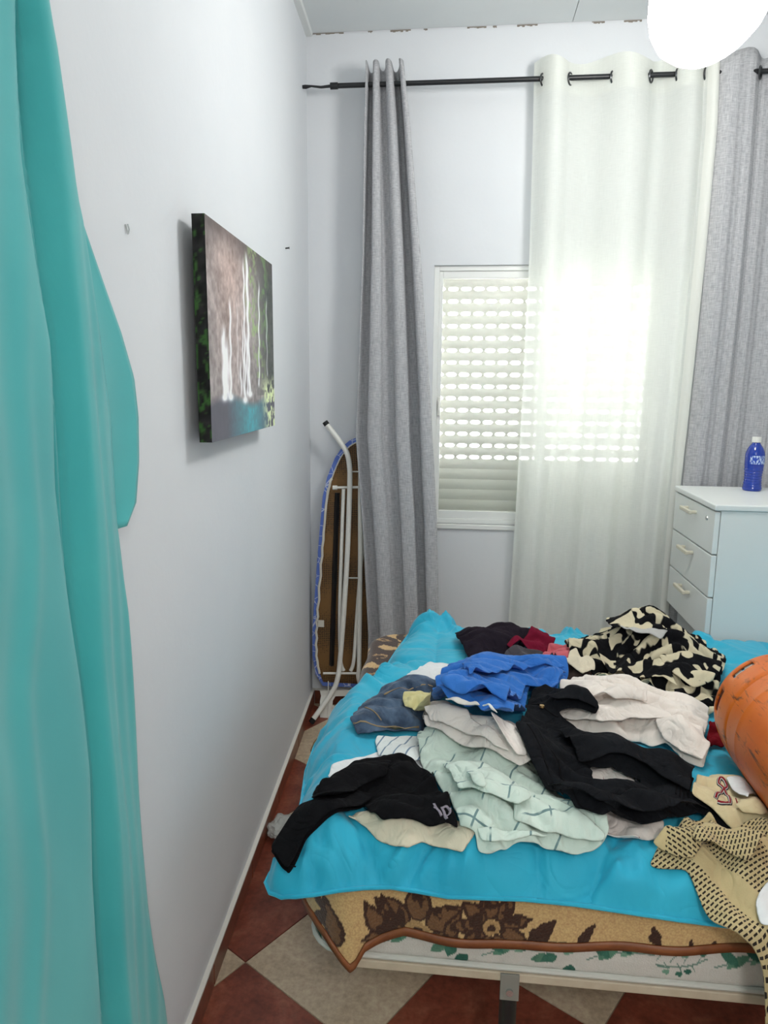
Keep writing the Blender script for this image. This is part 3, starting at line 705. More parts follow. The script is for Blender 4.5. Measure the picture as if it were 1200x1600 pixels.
# mattress in a leaf-print sheet
def leaf_print(X, Y):
    c = np.tile(np.array([216., 210., 202.]), X.shape+(1,)); n = fbm(X*60, Y*60, 3)
    def put(mask, col): c[mask] = np.array(col)*(1+.25*(n[mask]-.5))[:, None]
    r2 = np.random.default_rng(3)
    def leaf(x, y, L, W, a, col):
        dx = X-x; dy = Y-y; p_ = dx*math.cos(a)+dy*math.sin(a); q_ = -dx*math.sin(a)+dy*math.cos(a); tt = np.clip(p_/L, 0, 1)
        put((p_ > 0) & (p_ < L) & (np.abs(q_) < W*np.sin(PI*tt**.8)), col)
    def stem(x0, y0, x1, y1, b, wd=.0013):
        for k in range(60):
            t_ = k/59; x = x0+(x1-x0)*t_; y = y0+(y1-y0)*t_+b*math.sin(PI*t_); put((X-x)**2+(Y-y)**2 < (wd*1.4)**2, (110, 140, 126))
    G = [(96, 138, 116), (70, 118, 100), (120, 158, 136), (58, 104, 90)]
    x = -.34
    while x < 1.6:
        k = r2.integers(0, 3); y = .432+.010*r2.standard_normal()
        if k == 0:
            stem(x, y, x+.12, y+.02, .01)
            for j in range(5): leaf(x+.02+.02*j, y+.006*j, .046+.014*r2.random(), .0085+.002*r2.random(), .5*(-1)**j+.2+PI*(j % 2)*.85, G[j % 4])
            x += .125
        elif k == 1:
            stem(x, y-.01, x+.09, y+.012, -.008)
            for j in range(7):
                bx, by = x+.012*j+.01, y+.022*(-1)**j*(.6+.5*r2.random()); stem(x+.012*j, y, bx, by, .002, .0006); leaf(bx-.006, by, .015, .0068, r2.random()*6, G[1+j % 3])
            x += .105
        else:
            for j in range(4): leaf(x+.014*j, y+.01*r2.standard_normal(), .036, .012, r2.random()*6, G[j])
            x += .07
    return c
M['leaf_sheet'] = painted('leaf_sheet', .9, .06, 400)
nu, nv = 900, 34
prof_m = [(-.10, .391), (-.02, .391), (-.006, .398), (.0, .414), (.004, .44), (.004, .56), (0, .580), (-.012, .594), (-.05, BZ-.004)]
_pl = np.cumsum([0]+[math.hypot(prof_m[k+1][0]-prof_m[k][0], prof_m[k+1][1]-prof_m[k][1])*(3 if .39 < prof_m[k+1][1] < .57 and k >= 2 else .5) for k in range(8)]); _pl = _pl/_pl[-1]
def mt(s, t):
    (x, y), nrm = perim(u_of(s), RC-.02, BX0+.012, BY0+.012, BY1-.012, BX1-.012); k = float(np.interp(t, _pl, range(9))); o_ = np.interp(k, range(9), [q[0] for q in prof_m]); z = np.interp(k, range(9), [q[1] for q in prof_m])
    wv = .0018*math.sin(s*UL*40)*math.sin(s*UL*13)
    return (x+nrm[0]*(o_+wv), y+nrm[1]*(o_+wv), z)
nu, nv = 1300, 60
me = grid_mesh(nu, nv, mt); co = np.array([mt(i/(nu-1), j/(nv-1)) for j in range(nv) for i in range(nu)])
uu = np.tile([u_of(q) for q in np.linspace(0, 1, nu)], nv); set_print(me, leaf_print(BX1-uu-.03, co[:, 2]+.0))
mat_o = bpt(link('mattress', me, 'leaf_sheet', None, True))
cap = MB().box((BX0+.06, BY0+.06, .404), (BX1, BY1-.06, BZ-.006)).build('mattress_core', 'leaf_sheet'); cap.data.color_attributes.new('print', 'FLOAT_COLOR', 'POINT'); cap.parent = mat_o
pip = [perim(u, RC-.02, BX0+.012, BY0+.012, BY1-.012, BX1)[0] for u in np.linspace(.0, UL-.1, 160)]
M['piping'] = plain('mattress_piping', (206, 203, 194), .5)
o = MB().tube([(x, y, .402) for x, y in pip], .006, 8).build('piping', 'piping', smooth=True); o.parent = mat_o

# brown floral blanket over the mattress
M['blanket'] = painted('plush_blanket', .95, .22, 220, .35); M['binding'] = mottled('satin_binding', (122, 66, 34), (146, 84, 46), 30, .5)
def blanket_print(UU, VV):                           # UU: along the front edge (x), VV: height down the side
    fz = (fbm(UU*90, VV*90, 3)-.5)*.010; c = np.tile(np.array([206., 168., 116.]), UU.shape+(1,))
    mid, dk = np.array([116., 80., 52.]), np.array([64., 38., 26.])
    def petal(x, y, L, W, a, fill=True, p0=.8):
        dx = UU-x; dy = VV-y; p_ = dx*math.cos(a)+dy*math.sin(a); q_ = np.abs(-dx*math.sin(a)+dy*math.cos(a)); tt = np.clip(p_/L, 0, 1); wd = W*np.sin(PI*tt**p0)
        ins = (p_ > 0) & (p_ < L) & (q_ < wd+fz)
        c[ins] = dk
        if fill: c[ins & (q_ < wd+fz-.007) & (p_ > .008) & (p_ < L-.008) & (fbm(UU*70+3, VV*40, 2) > .42)] = mid
    def rose(x, y, R, n, ph=0., fill=True):
        for k in range(n): a = ph+2*PI*k/n; petal(x+.2*R*math.cos(a), y+.2*R*math.sin(a), R, R*.30, a, fill)
        d = np.hypot(UU-x, VV-y); c[d < R*.25+fz] = np.array([176., 138., 92.]); c[(d < R*.12+fz)] = dk
    rose(-.055, .48, .092, 7, PI/2); petal(.0, .475, .07, .016, 1.2); petal(-.11, .47, .085, .018, 1.75); petal(-.20, .44, .11, .022, 1.9); petal(-.225, .50, .07, .012, 2.4, False); petal(-.26, .46, .06, .012, .9, False)
    rose(.082, .505, .066, 9, .3); petal(.15, .47, .08, .017, .9, False); petal(.13, .475, .10, .006, .1, False); petal(.24, .478, .06, .011, 1.05, False)
    petal(.38, .494, .045, .010, 1.75, False); petal(.435, .497, .026, .006, 1.5, False); petal(.475, .499, .018, .005, 1.3, False); petal(-.12, .46, .09, .02, 2.0)
    r2 = np.random.default_rng(5)
    for x in np.arange(.62, 1.6, .13): rose(x, .52+.02*r2.standard_normal(), .06, 6, r2.random()*3) if r2.random() > .4 else petal(x, .48, .08, .015, r2.random()*2, False)
    x = -.42
    while x > -2.6:                                   # the long left side and its top
        rose(x, .55+.05*r2.standard_normal(), .075+.02*r2.random(), 9, r2.random()*3, r2.random() > .5)
        for k in range(2): petal(x+.1*r2.standard_normal(), .52+.12*r2.random(), .06, .012, r2.random()*6, False)
        petal(x-.07, .47, .12, .008, 2.1, False); rose(x-.05, .67, .07, 8, r2.random()*3, False); x -= .16
    return c
zb_pts = [(x_to_u(1.6), .515), (x_to_u(.6), .505), (x_to_u(.45), .499), (x_to_u(.28), .480), (x_to_u(.12), .469), (x_to_u(.0), .472), (x_to_u(-.08), .474), (x_to_u(-.125), .455), (x_to_u(-.155), .440), (x_to_u(-.172), .408), (x_to_u(-.182), .400), (x_to_u(-.205), .432), (x_to_u(-.225), .452), (x_to_u(-.26), .470), (x_to_u(-.32), .476), (x_to_u(-.5), .45), (x_to_u(-1.5), .42), (x_to_u(-3), .42)]
def bl(s, t, extra=0.):
    u = u_of(s); zb = float(interp(u, zb_pts)); (x, y), nrm = perim(u, RC, BX0, BY0, BY1, BX1)
    H1 = BZ+.010-zb; tot = .16+H1; d = t*tot; R = .03
    if d < .13: o_, z = -(.16-d)-0.0, BZ+.012
    else:
        e_ = d-.13
        if e_ < R*PI/2: a = e_/R; o_, z = -R+R*math.sin(a), BZ+.012-R+R*math.cos(a)
        else: o_, z = 0, BZ+.012-R-(e_-R*PI/2)
    o_ += .008+.0045*math.sin(u*31+2)*t+.004*math.sin(u*17)*t+.012*t*math.exp(-((u-x_to_u(-.185))/.035)**2)
    return Vector((x+nrm[0]*(o_+extra), y+nrm[1]*(o_+extra), max(z, zb)))
nu, nv = 1300, 84
cache = [bl(i/(nu-1), j/(nv-1)) for j in range(nv) for i in range(nu)]
me = mesh(cache, [(j*nu+i, j*nu+i+1, (j+1)*nu+i+1, (j+1)*nu+i) for j in range(nv-1) for i in range(nu-1)])
uu = np.tile(BX1-np.array([u_of(q) for q in np.linspace(0, 1, nu)]), nv); zc_ = np.array([q.z for q in cache])
tt = np.repeat(np.linspace(0, 1, nv), nu); vcoord = np.where(zc_ > BZ-.02, BZ+(.62-tt)*.25, zc_)
set_print(me, blanket_print(uu, vcoord)); 
blk = link('blanket', me, 'blanket', None, True); solidify(blk, .006, 0); tag(blk, 'tan plush blanket with brown flowers spread under the turquoise quilt', 'blanket')
bind = [(i/(nu-1)) for i in range(0, nu, 2)]
v = []
for s in bind:
    q = bl(s, 1.0, .005); tn = bl(min(1, s+.002), 1.0)-bl(max(0, s-.002), 1.0); v += [q+Vector((0,0,.011)), q+Vector((0,0,-.006))]
link('binding', mesh(v, [(2*i, 2*i+1, 2*i+3, 2*i+2) for i in range(len(bind)-1)]), 'binding', blk, True); solidify(bpy.data.objects[blk.children[0].name], .004)
cap = MB().box((BX0+.10, BY0+.12, BZ+.002), (BX1, BY1-.12, BZ+.011)).build('blanket_middle', 'blanket', blk); set_print(cap.data, np.tile([186., 150., 104.], (8, 1)))

# ------------------------------------------------------------------ heights under the clothes
GX0, GY0, GC = -.55, .55, .008
GNX, GNY = int(2.3/GC), int(2.1/GC)
HG = np.zeros((GNX, GNY)); 
def hidx(x, y): return np.clip(((x-GX0)/GC).astype(int), 0, GNX-1), np.clip(((y-GY0)/GC).astype(int), 0, GNY-1)
def hsample(x, y, G=None):
    G = HG if G is None else G
    fx = np.clip((x-GX0)/GC-.5, 0, GNX-1.001); fy = np.clip((y-GY0)/GC-.5, 0, GNY-1.001); i = fx.astype(int); j = fy.astype(int); a = fx-i; b = fy-j
    return (G[i,j]*(1-a)+G[i+1,j]*a)*(1-b)+(G[i,j+1]*(1-a)+G[i+1,j+1]*a)*b
def hstamp(X, F):
    t = X[F]; 
    for k in np.linspace(0, 1, 6):
        for l_ in np.linspace(0, 1-k, 6):
            q = t[:,0]*(1-k-l_)+t[:,1]*k+t[:,2]*l_; i, j = hidx(q[:,0], q[:,1]); np.maximum.at(HG, (i, j), q[:,2])
def triangulate(poly, h, holes=(), jitter=0.):
    P = np.array([(p[0], p[1]) for p in poly]); B = []
    for a, b in zip(P, np.roll(P, -1, 0)):
        n = max(1, int(round(np.linalg.norm(b-a)/h)))
        for k in range(n): B.append(a+(b-a)*k/n)
    B = np.array(B)
    if jitter: B = B+jitter*np.c_[fbm(B[:,0]*26+B[0,0]*90, B[:,1]*26, 2)-.5, fbm(B[:,0]*26, B[:,1]*26+50, 2)-.5]*2; P = B
    lo, hi = B.min(0), B.max(0)
    xs = np.arange(lo[0], hi[0], h); ys = np.arange(lo[1], hi[1], h*.866); I = np.array([(x+(h/2 if j % 2 else 0), y) for j, y in enumerate(ys) for x in xs])
    I = I+rng.normal(0, h*.06, I.shape)
    keep = inside(I, P) & (bdist(I, P)[0] > h*.6)
    I = I[keep]; V_ = np.concatenate([B, I]); nb = len(B)
    r = delaunay_2d_cdt([Vector(q) for q in V_], [(i, (i+1) % nb) for i in range(nb)], [], 1, 1e-6)
    X = np.array([(q.x, q.y) for q in r[0]]); F = np.array([f for f in r[2] if len(f) == 3], int)
    if holes:
        cen = X[F].mean(1)
        for hp in holes: k = ~inside(cen, np.array(hp)); F = F[k]; cen = cen[k]
        used = np.unique(F); mp = -np.ones(len(X), int); mp[used] = np.arange(len(used)); X = X[used]; F = mp[F]
    a = X[F]; ar = (a[:,1,0]-a[:,0,0])*(a[:,2,1]-a[:,0,1])-(a[:,2,0]-a[:,0,0])*(a[:,1,1]-a[:,0,1]); F[ar < 0] = F[ar < 0][:, ::-1]
    return X, F
def inside(Q, P):
    r = np.zeros(len(Q), bool); n = len(P)
    for i in range(n):
        a, b = P[i], P[(i+1) % n]; c = (a[1] > Q[:,1]) != (b[1] > Q[:,1])
        with np.errstate(divide='ignore', invalid='ignore'): xx = (b[0]-a[0])*(Q[:,1]-a[1])/(b[1]-a[1])+a[0]
        r ^= c & (Q[:,0] < xx)
    return r
def bdist(Q, P):
    best = np.full(len(Q), 9.); par = np.zeros(len(Q)); acc = 0; n = len(P)
    for i in range(n):
        a, b = P[i], P[(i+1) % n]; d = b-a; L = np.linalg.norm(d)+1e-9; t_ = np.clip(((Q-a)@d)/L**2, 0, 1); q = a+t_[:,None]*d; e_ = np.linalg.norm(Q-q, axis=1); k = e_ < best
        best[k] = e_[k]; par[k] = acc+t_[k]*L; acc += L
    return best, par

CS = .95; gcx, gcz = .722, .640+.150*CS               # where the gas cylinder presses into the bed
def under_cylinder(x, y, z, gap):
    dx = np.abs(x-gcx); r = .1515*CS; cap = gcz-np.sqrt(np.maximum(0, r*r-dx*dx))-gap
    return np.where((dx < r) & (y > 1.08) & (y < 1.63), np.minimum(z, cap), z)
# ------------------------------------------------------------------ turquoise quilt
qz = .585
def quilt_base(x, y):
    r = np.hypot(np.maximum(0, BX0+.02-x), np.maximum(0, BY0+.03-y)); return .620-.55*r-1.2*np.maximum(0, r-.05)**1.5
def on_quilt(x, y):
    z = .59
    for _ in range(8): q = on_z(x, y, z); z = .5*z+.5*float(quilt_base(q.x, q.y))
    return q
quilt = [on_quilt(x, y) for x, y in ((415,1380),(422,1396),(440,1403),(462,1402),(490,1399),(530,1392),(570,1388),(610,1387),(650,1393),(700,1402),(760,1404),(820,1406),(900,1414),(980,1426),(1060,1438),(1150,1449))]
quilt = [(q.x, q.y) for q in quilt]+[(.75,1.115),(1.2,1.125),(1.58,1.14),(1.66,1.25),(1.66,2.40),(1.55,2.45)]
quilt += [tuple(on_z(x, y, .635).xy) for x, y in ((1200,1003),(1080,1000),(960,995),(860,992),(780,988),(720,982),(690,980),(664,978))]
quilt += [tuple(on_quilt(x, y).xy) for x, y in ((640,990),(618,1020),(600,1048),(575,1075),(545,1098),(515,1128),(492,1165),(478,1205),(472,1250),(463,1290),(449,1325),(434,1350),(422,1366))]
X2, F2 = triangulate(quilt, .0075)
qp = np.array(quilt); d, s = bdist(X2, qp)
ox = np.maximum(0, BX0+.02-X2[:,0]); oy = np.maximum(0, BY0+.03-X2[:,1]); r_out = np.hypot(ox, oy)
zc = .620-.55*r_out-1.2*np.maximum(0, r_out-.05)**1.5
front = np.clip((1.75-X2[:,1])/.3, 0, 1)
puff = .042*(1-np.exp(-d/.018))
pk = np.zeros(len(X2)); r3 = np.random.default_rng(21); per = s.max()
for k in range(95):                                   # gathers running in from the stitched edge
    s0 = r3.random()*per; wd = .018+.028*r3.random(); L = .07+.16*r3.random(); sl = r3.normal(0, .5); a = .012+.018*r3.random()
    x_ = s-s0-sl*d; pk += a*np.clip(1-np.abs(x_)/(wd*(1-.5*np.clip(d/L, 0, 1))), 0, 1)*np.clip(1-d/L, 0, 1)*np.clip(d/.012, 0, 1)
for k in range(120):
    s0 = r3.random()*per; wd = .006+.007*r3.random(); L = .05+.14*r3.random(); sl = r3.normal(0, .6); a = .013+.016*r3.random()
    x_ = s-s0-sl*d; pk -= a*np.exp(-np.abs(x_)/wd)*np.clip(1-d/L, 0, 1)*np.clip(d/.010, 0, 1)
qx = np.abs(((X2[:,0]+.33)/.27+.5) % 1-.5)*.27; qy = np.abs(((X2[:,1]-1.13)/.27+.5) % 1-.5)*.27
quiltline = -.012*np.exp(-np.minimum(qx, qy)/.014)*np.clip(d/.06, 0, 1)
soft = .018*(fbm(X2[:,0]*9, X2[:,1]*9, 3)-.5)*np.clip(d/.05, 0, 1)
hump = .050*np.exp(-((X2[:,0]+.10)/.06)**2-((X2[:,1]-2.43)/.05)**2)+.018*np.exp(-((X2[:,0]+.25)/.05)**2)*np.clip(d/.03, 0, 1)
ztop = zc+puff+pk+quiltline+soft+hump; zbot = zc-.004*(1-np.exp(-d/.03)); 
ztop = under_cylinder(X2[:,0], X2[:,1], ztop, .009)
bd = d < 1e-5; ztop[bd] = zc[bd]; zbot[bd] = zc[bd]-.001
n = len(X2); V3 = np.concatenate([np.c_[X2, ztop], np.c_[X2, zbot]]); F3 = np.concatenate([F2, F2[:, ::-1]+n])
bnd = [i for i in range(n) if bd[i]]
me = mesh(V3, F3)
t = NT('turquoise_quilt', .62, (32, 168, 202)); v = t.coord('Object'); nn_ = t.noise(v, 7, 3); t.col(t.ramp(nn_, [(.3, (48, 182, 212)), (.7, (40, 170, 203))])); cr = t.math('ABSOLUTE', t.math('SUBTRACT', t.noise(v, 9, 2, .5, 1.2), .5)); t.bump(cr, .55, .02)
t.b.inputs['Sheen Weight'].default_value = .2; t.b.inputs['Specular IOR Level'].default_value = .3; M['quilt'] = t.m
qo = link('quilt', me, 'quilt', None, True); tag(qo, 'puffy turquoise quilt spread over the bed under the clothes', 'quilt')
P = np.array(quilt); L = []
for a, b in zip(P, np.roll(P, -1, 0)):
    k = max(1, int(np.linalg.norm(b-a)/.012)); L += [a+(b-a)*i/k for i in range(k)]
L = np.array(L); rr = np.hypot(np.maximum(0, BX0+.02-L[:,0]), np.maximum(0, BY0+.03-L[:,1])); lz = .620-.55*rr-1.2*np.maximum(0, rr-.05)**1.5
MB().tube([(x, y, z+.001) for (x, y), z in zip(L, lz)], .0042, 8, closed=True).build('edge_piping', 'quilt', qo, smooth=True)
HG[:] = 0; hstamp(np.c_[X2, ztop], F2)

# ================================================================== CLOTHES: settled by a small cloth solver
def solve(X, F, ex, bnd, seed_amp, fold_dir, wavelen, puff, bump, iters=130, anchor=.035, bend=.25, g=.0011, free=None, h=.012, eps=.003):
    n = len(X); ex = 1+(ex-1)*1.5; E = np.unique(np.sort(np.concatenate([F[:, [0,1]], F[:, [1,2]], F[:, [2,0]]]), 1), axis=0)
    i, j = E.T; cf, sf = math.cos(fold_dir), math.sin(fold_dir); exa = 1+(ex-1)*.3
    def rest(p, q): D = X[p]-X[q]; k_ = (exm[p]+exm[q])/2; return np.hypot((D[:,0]*cf+D[:,1]*sf)*(1+(exa-1)*k_), (-D[:,0]*sf+D[:,1]*cf)*(1+(ex-1)*k_))
    exm = fbm(X[:,0]*8+3.1*n, X[:,1]*8, 2); exm = np.clip(2.6*exm-.35, .15, 1.9)
    L0 = rest(i, j)
    opp = {}
    for f in F.tolist():
        for k in range(3):
            a, b, c = f[k], f[(k+1) % 3], f[(k+2) % 3]; opp.setdefault((min(a,b), max(a,b)), []).append(c)
    B = np.array([v for v in opp.values() if len(v) == 2 and v[0] != v[1]]); bi, bj = B.T; LB = rest(bi, bj)
    # longer bending links keep the folds broad
    base = hsample(X[:,0], X[:,1])
    sd = rng.random(2)*30; W = X+.11*np.c_[fbm(X[:,0]*6+sd[0], X[:,1]*6, 2)-.5, fbm(X[:,0]*6, X[:,1]*6+sd[1], 2)-.5]; a_ = W[:,0]*cf+W[:,1]*sf; b_ = -W[:,0]*sf+W[:,1]*cf
    rdg = lambda q: 1-np.abs(2*q-1)*1.6
    nz = .55*rdg(fbm(b_/wavelen*.62+sd[0], a_/(wavelen*3.0)+sd[1], 2))+.35*rdg(fbm(b_/wavelen*1.0+sd[1], a_/(wavelen*1.1), 2))+.5*(fbm(b_/wavelen*.3+sd[1], a_/wavelen*.2, 2)-.5)
    base = np.maximum(base, .605)
    P = np.c_[X, base+.004+puff+bump+seed_amp*nz*2]; old = P.copy(); P0 = X.copy()
    deg = np.bincount(i, minlength=n)+np.bincount(j, minlength=n)
    degb = np.maximum(1, np.bincount(bi, minlength=n)+np.bincount(bj, minlength=n))
    an = np.where(bnd, .14, anchor)
    if free is not None: an[free] = 0
    flr = puff+bump; gv = np.full(n, .0001); hold = np.ones(n, bool)
    if free is not None: gv[free] = g; hold = ~free
    ex_ = ex
    for it in range(iters):
        vel = (P-old)*.93; old = P.copy(); P = P+vel; P[:,2] -= gv
        for sub in range(3):
            for (p, q, l0, dg, kk) in ((i, j, L0, deg, 1.55), (bi, bj, LB, degb, bend)):
                D = P[p]-P[q]; l = np.linalg.norm(D, axis=1)+1e-9; C = (D*((l-l0)/l*.5)[:,None])
                for ax in range(3): P[:,ax] += kk*(np.bincount(q, C[:,ax], n)-np.bincount(p, C[:,ax], n))/dg
            P[:, :2] += an[:,None]*(P0-P[:, :2])
            fl = hsample(P[:,0], P[:,1]); fl = np.where(hold, np.maximum(fl, .60), fl)+eps+flr; P[:,2] = np.maximum(P[:,2], fl)
    P[:,2] = under_cylinder(P[:,0], P[:,1], P[:,2], .0055)
    return P
def on_h(x, y, lift=.006):                          # where the sight line through a pixel meets what lies on the bed
    z = 1.0
    while z > .56:
        q = on_z(x, y, z)
        if z <= float(hsample(np.array([q.x]), np.array([q.y]))[0])+lift: return q
        z -= .002
    return on_z(x, y, .625)
def garment(name, label, cat, mat, px, z=.672, h=.011, ex=1.12, seed=.014, dirn=0., wave=.055, puff=.0, puffw=.02, bump=None, iters=110, anchor=.035, bend=.25, world=None, hole=None, free=None, uvrot=0., thick=.0035, uvs=1., group=None, stamp=True, g=.0011, jitter=.006, heap=.016, parent=None, flat=None):
    poly = [tuple((on_z(x, y, flat) if flat and x < 484 else on_h(x, y)).xy) for x, y in px] if world is None else world
    hl = [[tuple(on_h(x, y).xy) for x, y in hp] for hp in (hole or [])]
    X, F = triangulate(poly, h, hl, jitter)
    d = bdist(X, np.array(poly))[0]; eb = {}
    for f_ in F.tolist():
        for k_ in range(3): e_ = (min(f_[k_], f_[k_-1]), max(f_[k_], f_[k_-1])); eb[e_] = eb.get(e_, 0)+1
    isb = np.zeros(len(X), bool); isb[[q_ for e_, c_ in eb.items() if c_ == 1 for q_ in e_]] = True; d[isb] = 0
    for hp in hl: d = np.minimum(d, bdist(X, np.array(hp))[0])
    pf = puff*(1-np.exp(-d/puffw)) if puff else np.zeros(len(X))
    bm_ = bump(X, d) if bump else np.zeros(len(X))
    bm_ = bm_+heap*np.clip(d/.04, 0, 1)*np.clip(fbm(X[:,0]*11+len(X), X[:,1]*11, 2)*2.4-.7, 0, 1.2)
    fr = free(X) if free else None
    P = solve(X, F, ex, d < 1e-5, seed, dirn, wave, pf, bm_, iters, anchor, bend, g, fr, h)
    me = mesh(P, F); uv = me.uv_layers.new(name='UVMap'); li = np.zeros(len(me.loops), int); me.loops.foreach_get('vertex_index', li)
    c_, s_ = math.cos(uvrot), math.sin(uvrot); Q = X*ex*uvs; Q = np.c_[Q[:,0]*c_-Q[:,1]*s_, Q[:,0]*s_+Q[:,1]*c_]; uv.data.foreach_set('uv', Q[li].ravel())
    o = link(name, me, mat, parent, True); solidify(o, thick, 1.); subsurf(o, 1)
    if parent is None: tag(o, label, cat, group)
    if stamp: hstamp(P+np.array([0,0,thick]), F)
    o_bvh = BVHTree.FromPolygons([Vector(p) for p in P], F.tolist()); 
    return o, o_bvh
def strip(name, parent, bvh, px, w, mat, z=.69, lift=.0045, n=5, closed=False):
    # a narrow ribbon that follows the cloth below it
    pts = smooth_path([on_h(x, y, 0) for x, y in px], n); v = []
    for i, q in enumerate(pts):
        a, b = pts[max(i-1,0)], pts[min(i+1,len(pts)-1)]; t_ = (b-a); t_.z = 0; t_.normalize(); nr = Vector((-t_.y, t_.x, 0))
        for sgn in (-.5, .5):
            p = q+nr*w*sgn; hit = bvh.ray_cast(Vector((p.x, p.y, 1.3)), Vector((0,0,-1)))[0]
            zz = hit.z if hit else (v[-1][2]-lift if v else z); v.append((p.x, p.y, zz+lift))
    f = [(2*i, 2*i+1, 2*i+3, 2*i+2) for i in range(len(pts)-1)]
    return solidify(link(name, mesh(v, f), mat, parent, True), .0012)

def fold(parent, name, mat, px, **k):               # a sleeve, leg or turned-over fold of a garment
    k = dict(dict(ex=1.18, seed=.022, wave=.05, puff=.014, puffw=.014, heap=.008), **k)
    return garment(name, '', '', mat, px, parent=parent, **k)

# fabrics
def lines(period_u, wu, period_v, wv, col, gate=.0):
    def f(t, v, base):
        s = t.sep(v); a = t.math('LESS_THAN', t.math('FRACT', t.math('DIVIDE', s[0], period_u)), wu); b = t.math('LESS_THAN', t.math('FRACT', t.math('DIVIDE', s[1], period_v)), wv)
        m_ = t.math('MAXIMUM', a, b)
        if gate: m_ = t.math('MULTIPLY', m_, t.ramp(t.noise(v, 22, 1), [(gate, 0.), (gate+.06, 1.)]))
        return t.mix(m_, base, col)
    return f
def blobs(c1, thr, scale):
    def f(t, v, base):
        n = t.noise(v, scale, 1.2, .4, .8); return t.mix(t.ramp(n, [(thr-.012, 0.), (thr+.012, 1.)]), base, c1)
    return f
def dashes(col):
    def f(t, v, base):
        s = t.sep(v); row = t.math('DIVIDE', s[1], .0068); r_in = t.math('LESS_THAN', t.math('FRACT', row), .42); odd = t.math('MULTIPLY', t.math('FLOOR', row), .37)
        ds = t.math('LESS_THAN', t.math('FRACT', t.math('ADD', t.math('DIVIDE', s[0], .0105), odd)), .72)
        band = t.math('LESS_THAN', t.math('FRACT', t.math('DIVIDE', t.math('ADD', s[0], t.math('MULTIPLY', s[1], .3)), .13)), .66)
        return t.mix(t.math('MULTIPLY', t.math('MULTIPLY', r_in, ds), band), base, col)
    return f
M['c_white'] = fabric('white_cotton', (238, 238, 238), 8)
M['c_cream'] = fabric('cream_cotton', (226, 214, 190), 12)
M['c_pinkwhite'] = fabric('rosy_white_satin', (240, 228, 220), 10, rough=.65, spec=.3, pattern=lines(.09, .02, .2, .008, (176, 140, 140), .55))
M['c_pinkwhite2'] = fabric('ivory_satin', (244, 232, 222), 10, rough=.6, spec=.35)
M['c_black'] = fabric('black_jersey', (14, 13, 16), 6)
M['c_blackdenim'] = fabric('black_denim', (25, 26, 30), 12)
M['c_mint'] = fabric('mint_cotton', (220, 233, 221), 12, rough=.75, pattern=lines(.085, .05, .15, .022, (120, 146, 146), .42))
M['c_stripew'] = fabric('striped_white', (232, 235, 233), 10, pattern=lines(.03, .13, 9, .0, (120, 140, 160)))
M['c_denim'] = fabric('blue_denim', (74, 92, 116), 34, pattern=lambda t, v, b: t.mix(.5, b, t.ramp(t.noise(v, 26, 3), [(.35, (40, 50, 66)), (.65, (108, 128, 152))])))
M['c_yellow'] = fabric('pale_yellow', (226, 216, 162), 12)
M['c_blue'] = fabric('bright_blue', (58, 120, 202), 14, rough=.8)
M['c_darkp'] = fabric('dark_plum', (38, 31, 40), 10)
M['c_maroon'] = fabric('maroon', (122, 26, 52), 16)
M['c_dgrey'] = fabric('charcoal', (78, 74, 78), 12)
M['c_salmon'] = fabric('salmon', (206, 104, 112), 14)
M['c_brown'] = fabric('dark_brown', (66, 54, 50), 12)
M['c_dress'] = fabric('black_cream_print', (18, 18, 21), 5, pattern=blobs((214, 202, 172), .535, 19))
M['c_jersey'] = fabric('cream_jersey', (222, 204, 164), 10)
M['c_offw'] = fabric('off_white', (230, 224, 216), 8)
M['c_lgrey'] = fabric('light_grey_satin', (186, 184, 180), 14, rough=.6)
M['c_tan'] = fabric('tan_dash_print', (204, 184, 140), 14, pattern=dashes((46, 38, 32)))
M['c_red'] = fabric('dark_red', (124, 20, 32), 22)
M['c_trimred'] = fabric('trim_red', (150, 30, 44), 8); M['c_navy'] = fabric('trim_navy', (44, 50, 70), 6); M['c_letter'] = fabric('grey_print', (150, 140, 152), 8)
M['c_stitch'] = plain('tan_thread', (150, 128, 96), .8); M['c_button'] = plain('brass_button', (150, 122, 78), .35, .8)

G = 'clothes heaped on the bed'
def gar(*a, **k): return garment(*a, group=G, **k)
# --- lowest layer
gar('shirt', 'white cloth peeking out behind the blue denim jeans', 'shirt', 'c_white', [(598,1078),(640,1052),(672,1034),(690,1036),(712,1040),(716,1062),(690,1085),(640,1095)], ex=1.08)
gar('t_shirt', 'white cloth peeking out above the black long-sleeved top', 't-shirt', 'c_white', [(513,1212),(520,1196),(545,1188),(590,1176),(660,1172),(668,1215),(610,1235),(540,1230)], ex=1.05)
gar('blouse', 'cream crumpled blouse sticking out under the black top', 'blouse', 'c_cream', [(540,1273),(560,1268),(600,1262),(680,1262),(742,1298),(738,1312),(722,1340),(690,1330),(660,1322),(635,1324),(612,1326),(592,1314),(572,1296),(556,1282)], ex=1.16, seed=.016, wave=.04, puff=.008)
gar('shirt', 'pale pink shirt showing between and below the black trouser legs', 'shirt', 'c_pinkwhite', [(880,1150),(930,1160),(1000,1185),(1010,1225),(1000,1260),(1035,1290),(1040,1308),(1010,1312),(990,1322),(965,1315),(935,1318),(925,1280),(880,1220)], ex=1.13, wave=.045)
gar('sweater', 'dark plum garment lying at the far edge of the bed', 'sweater', 'c_darkp', [(711,996),(745,996),(750,990),(790,986),(815,990),(835,1003),(815,1020),(800,1032),(770,1030),(735,1035),(724,1020),(714,1008)], ex=1.22, seed=.03, wave=.06, puff=.022, bump=lambda X, d: .02*np.clip(d/.05, 0, 1))
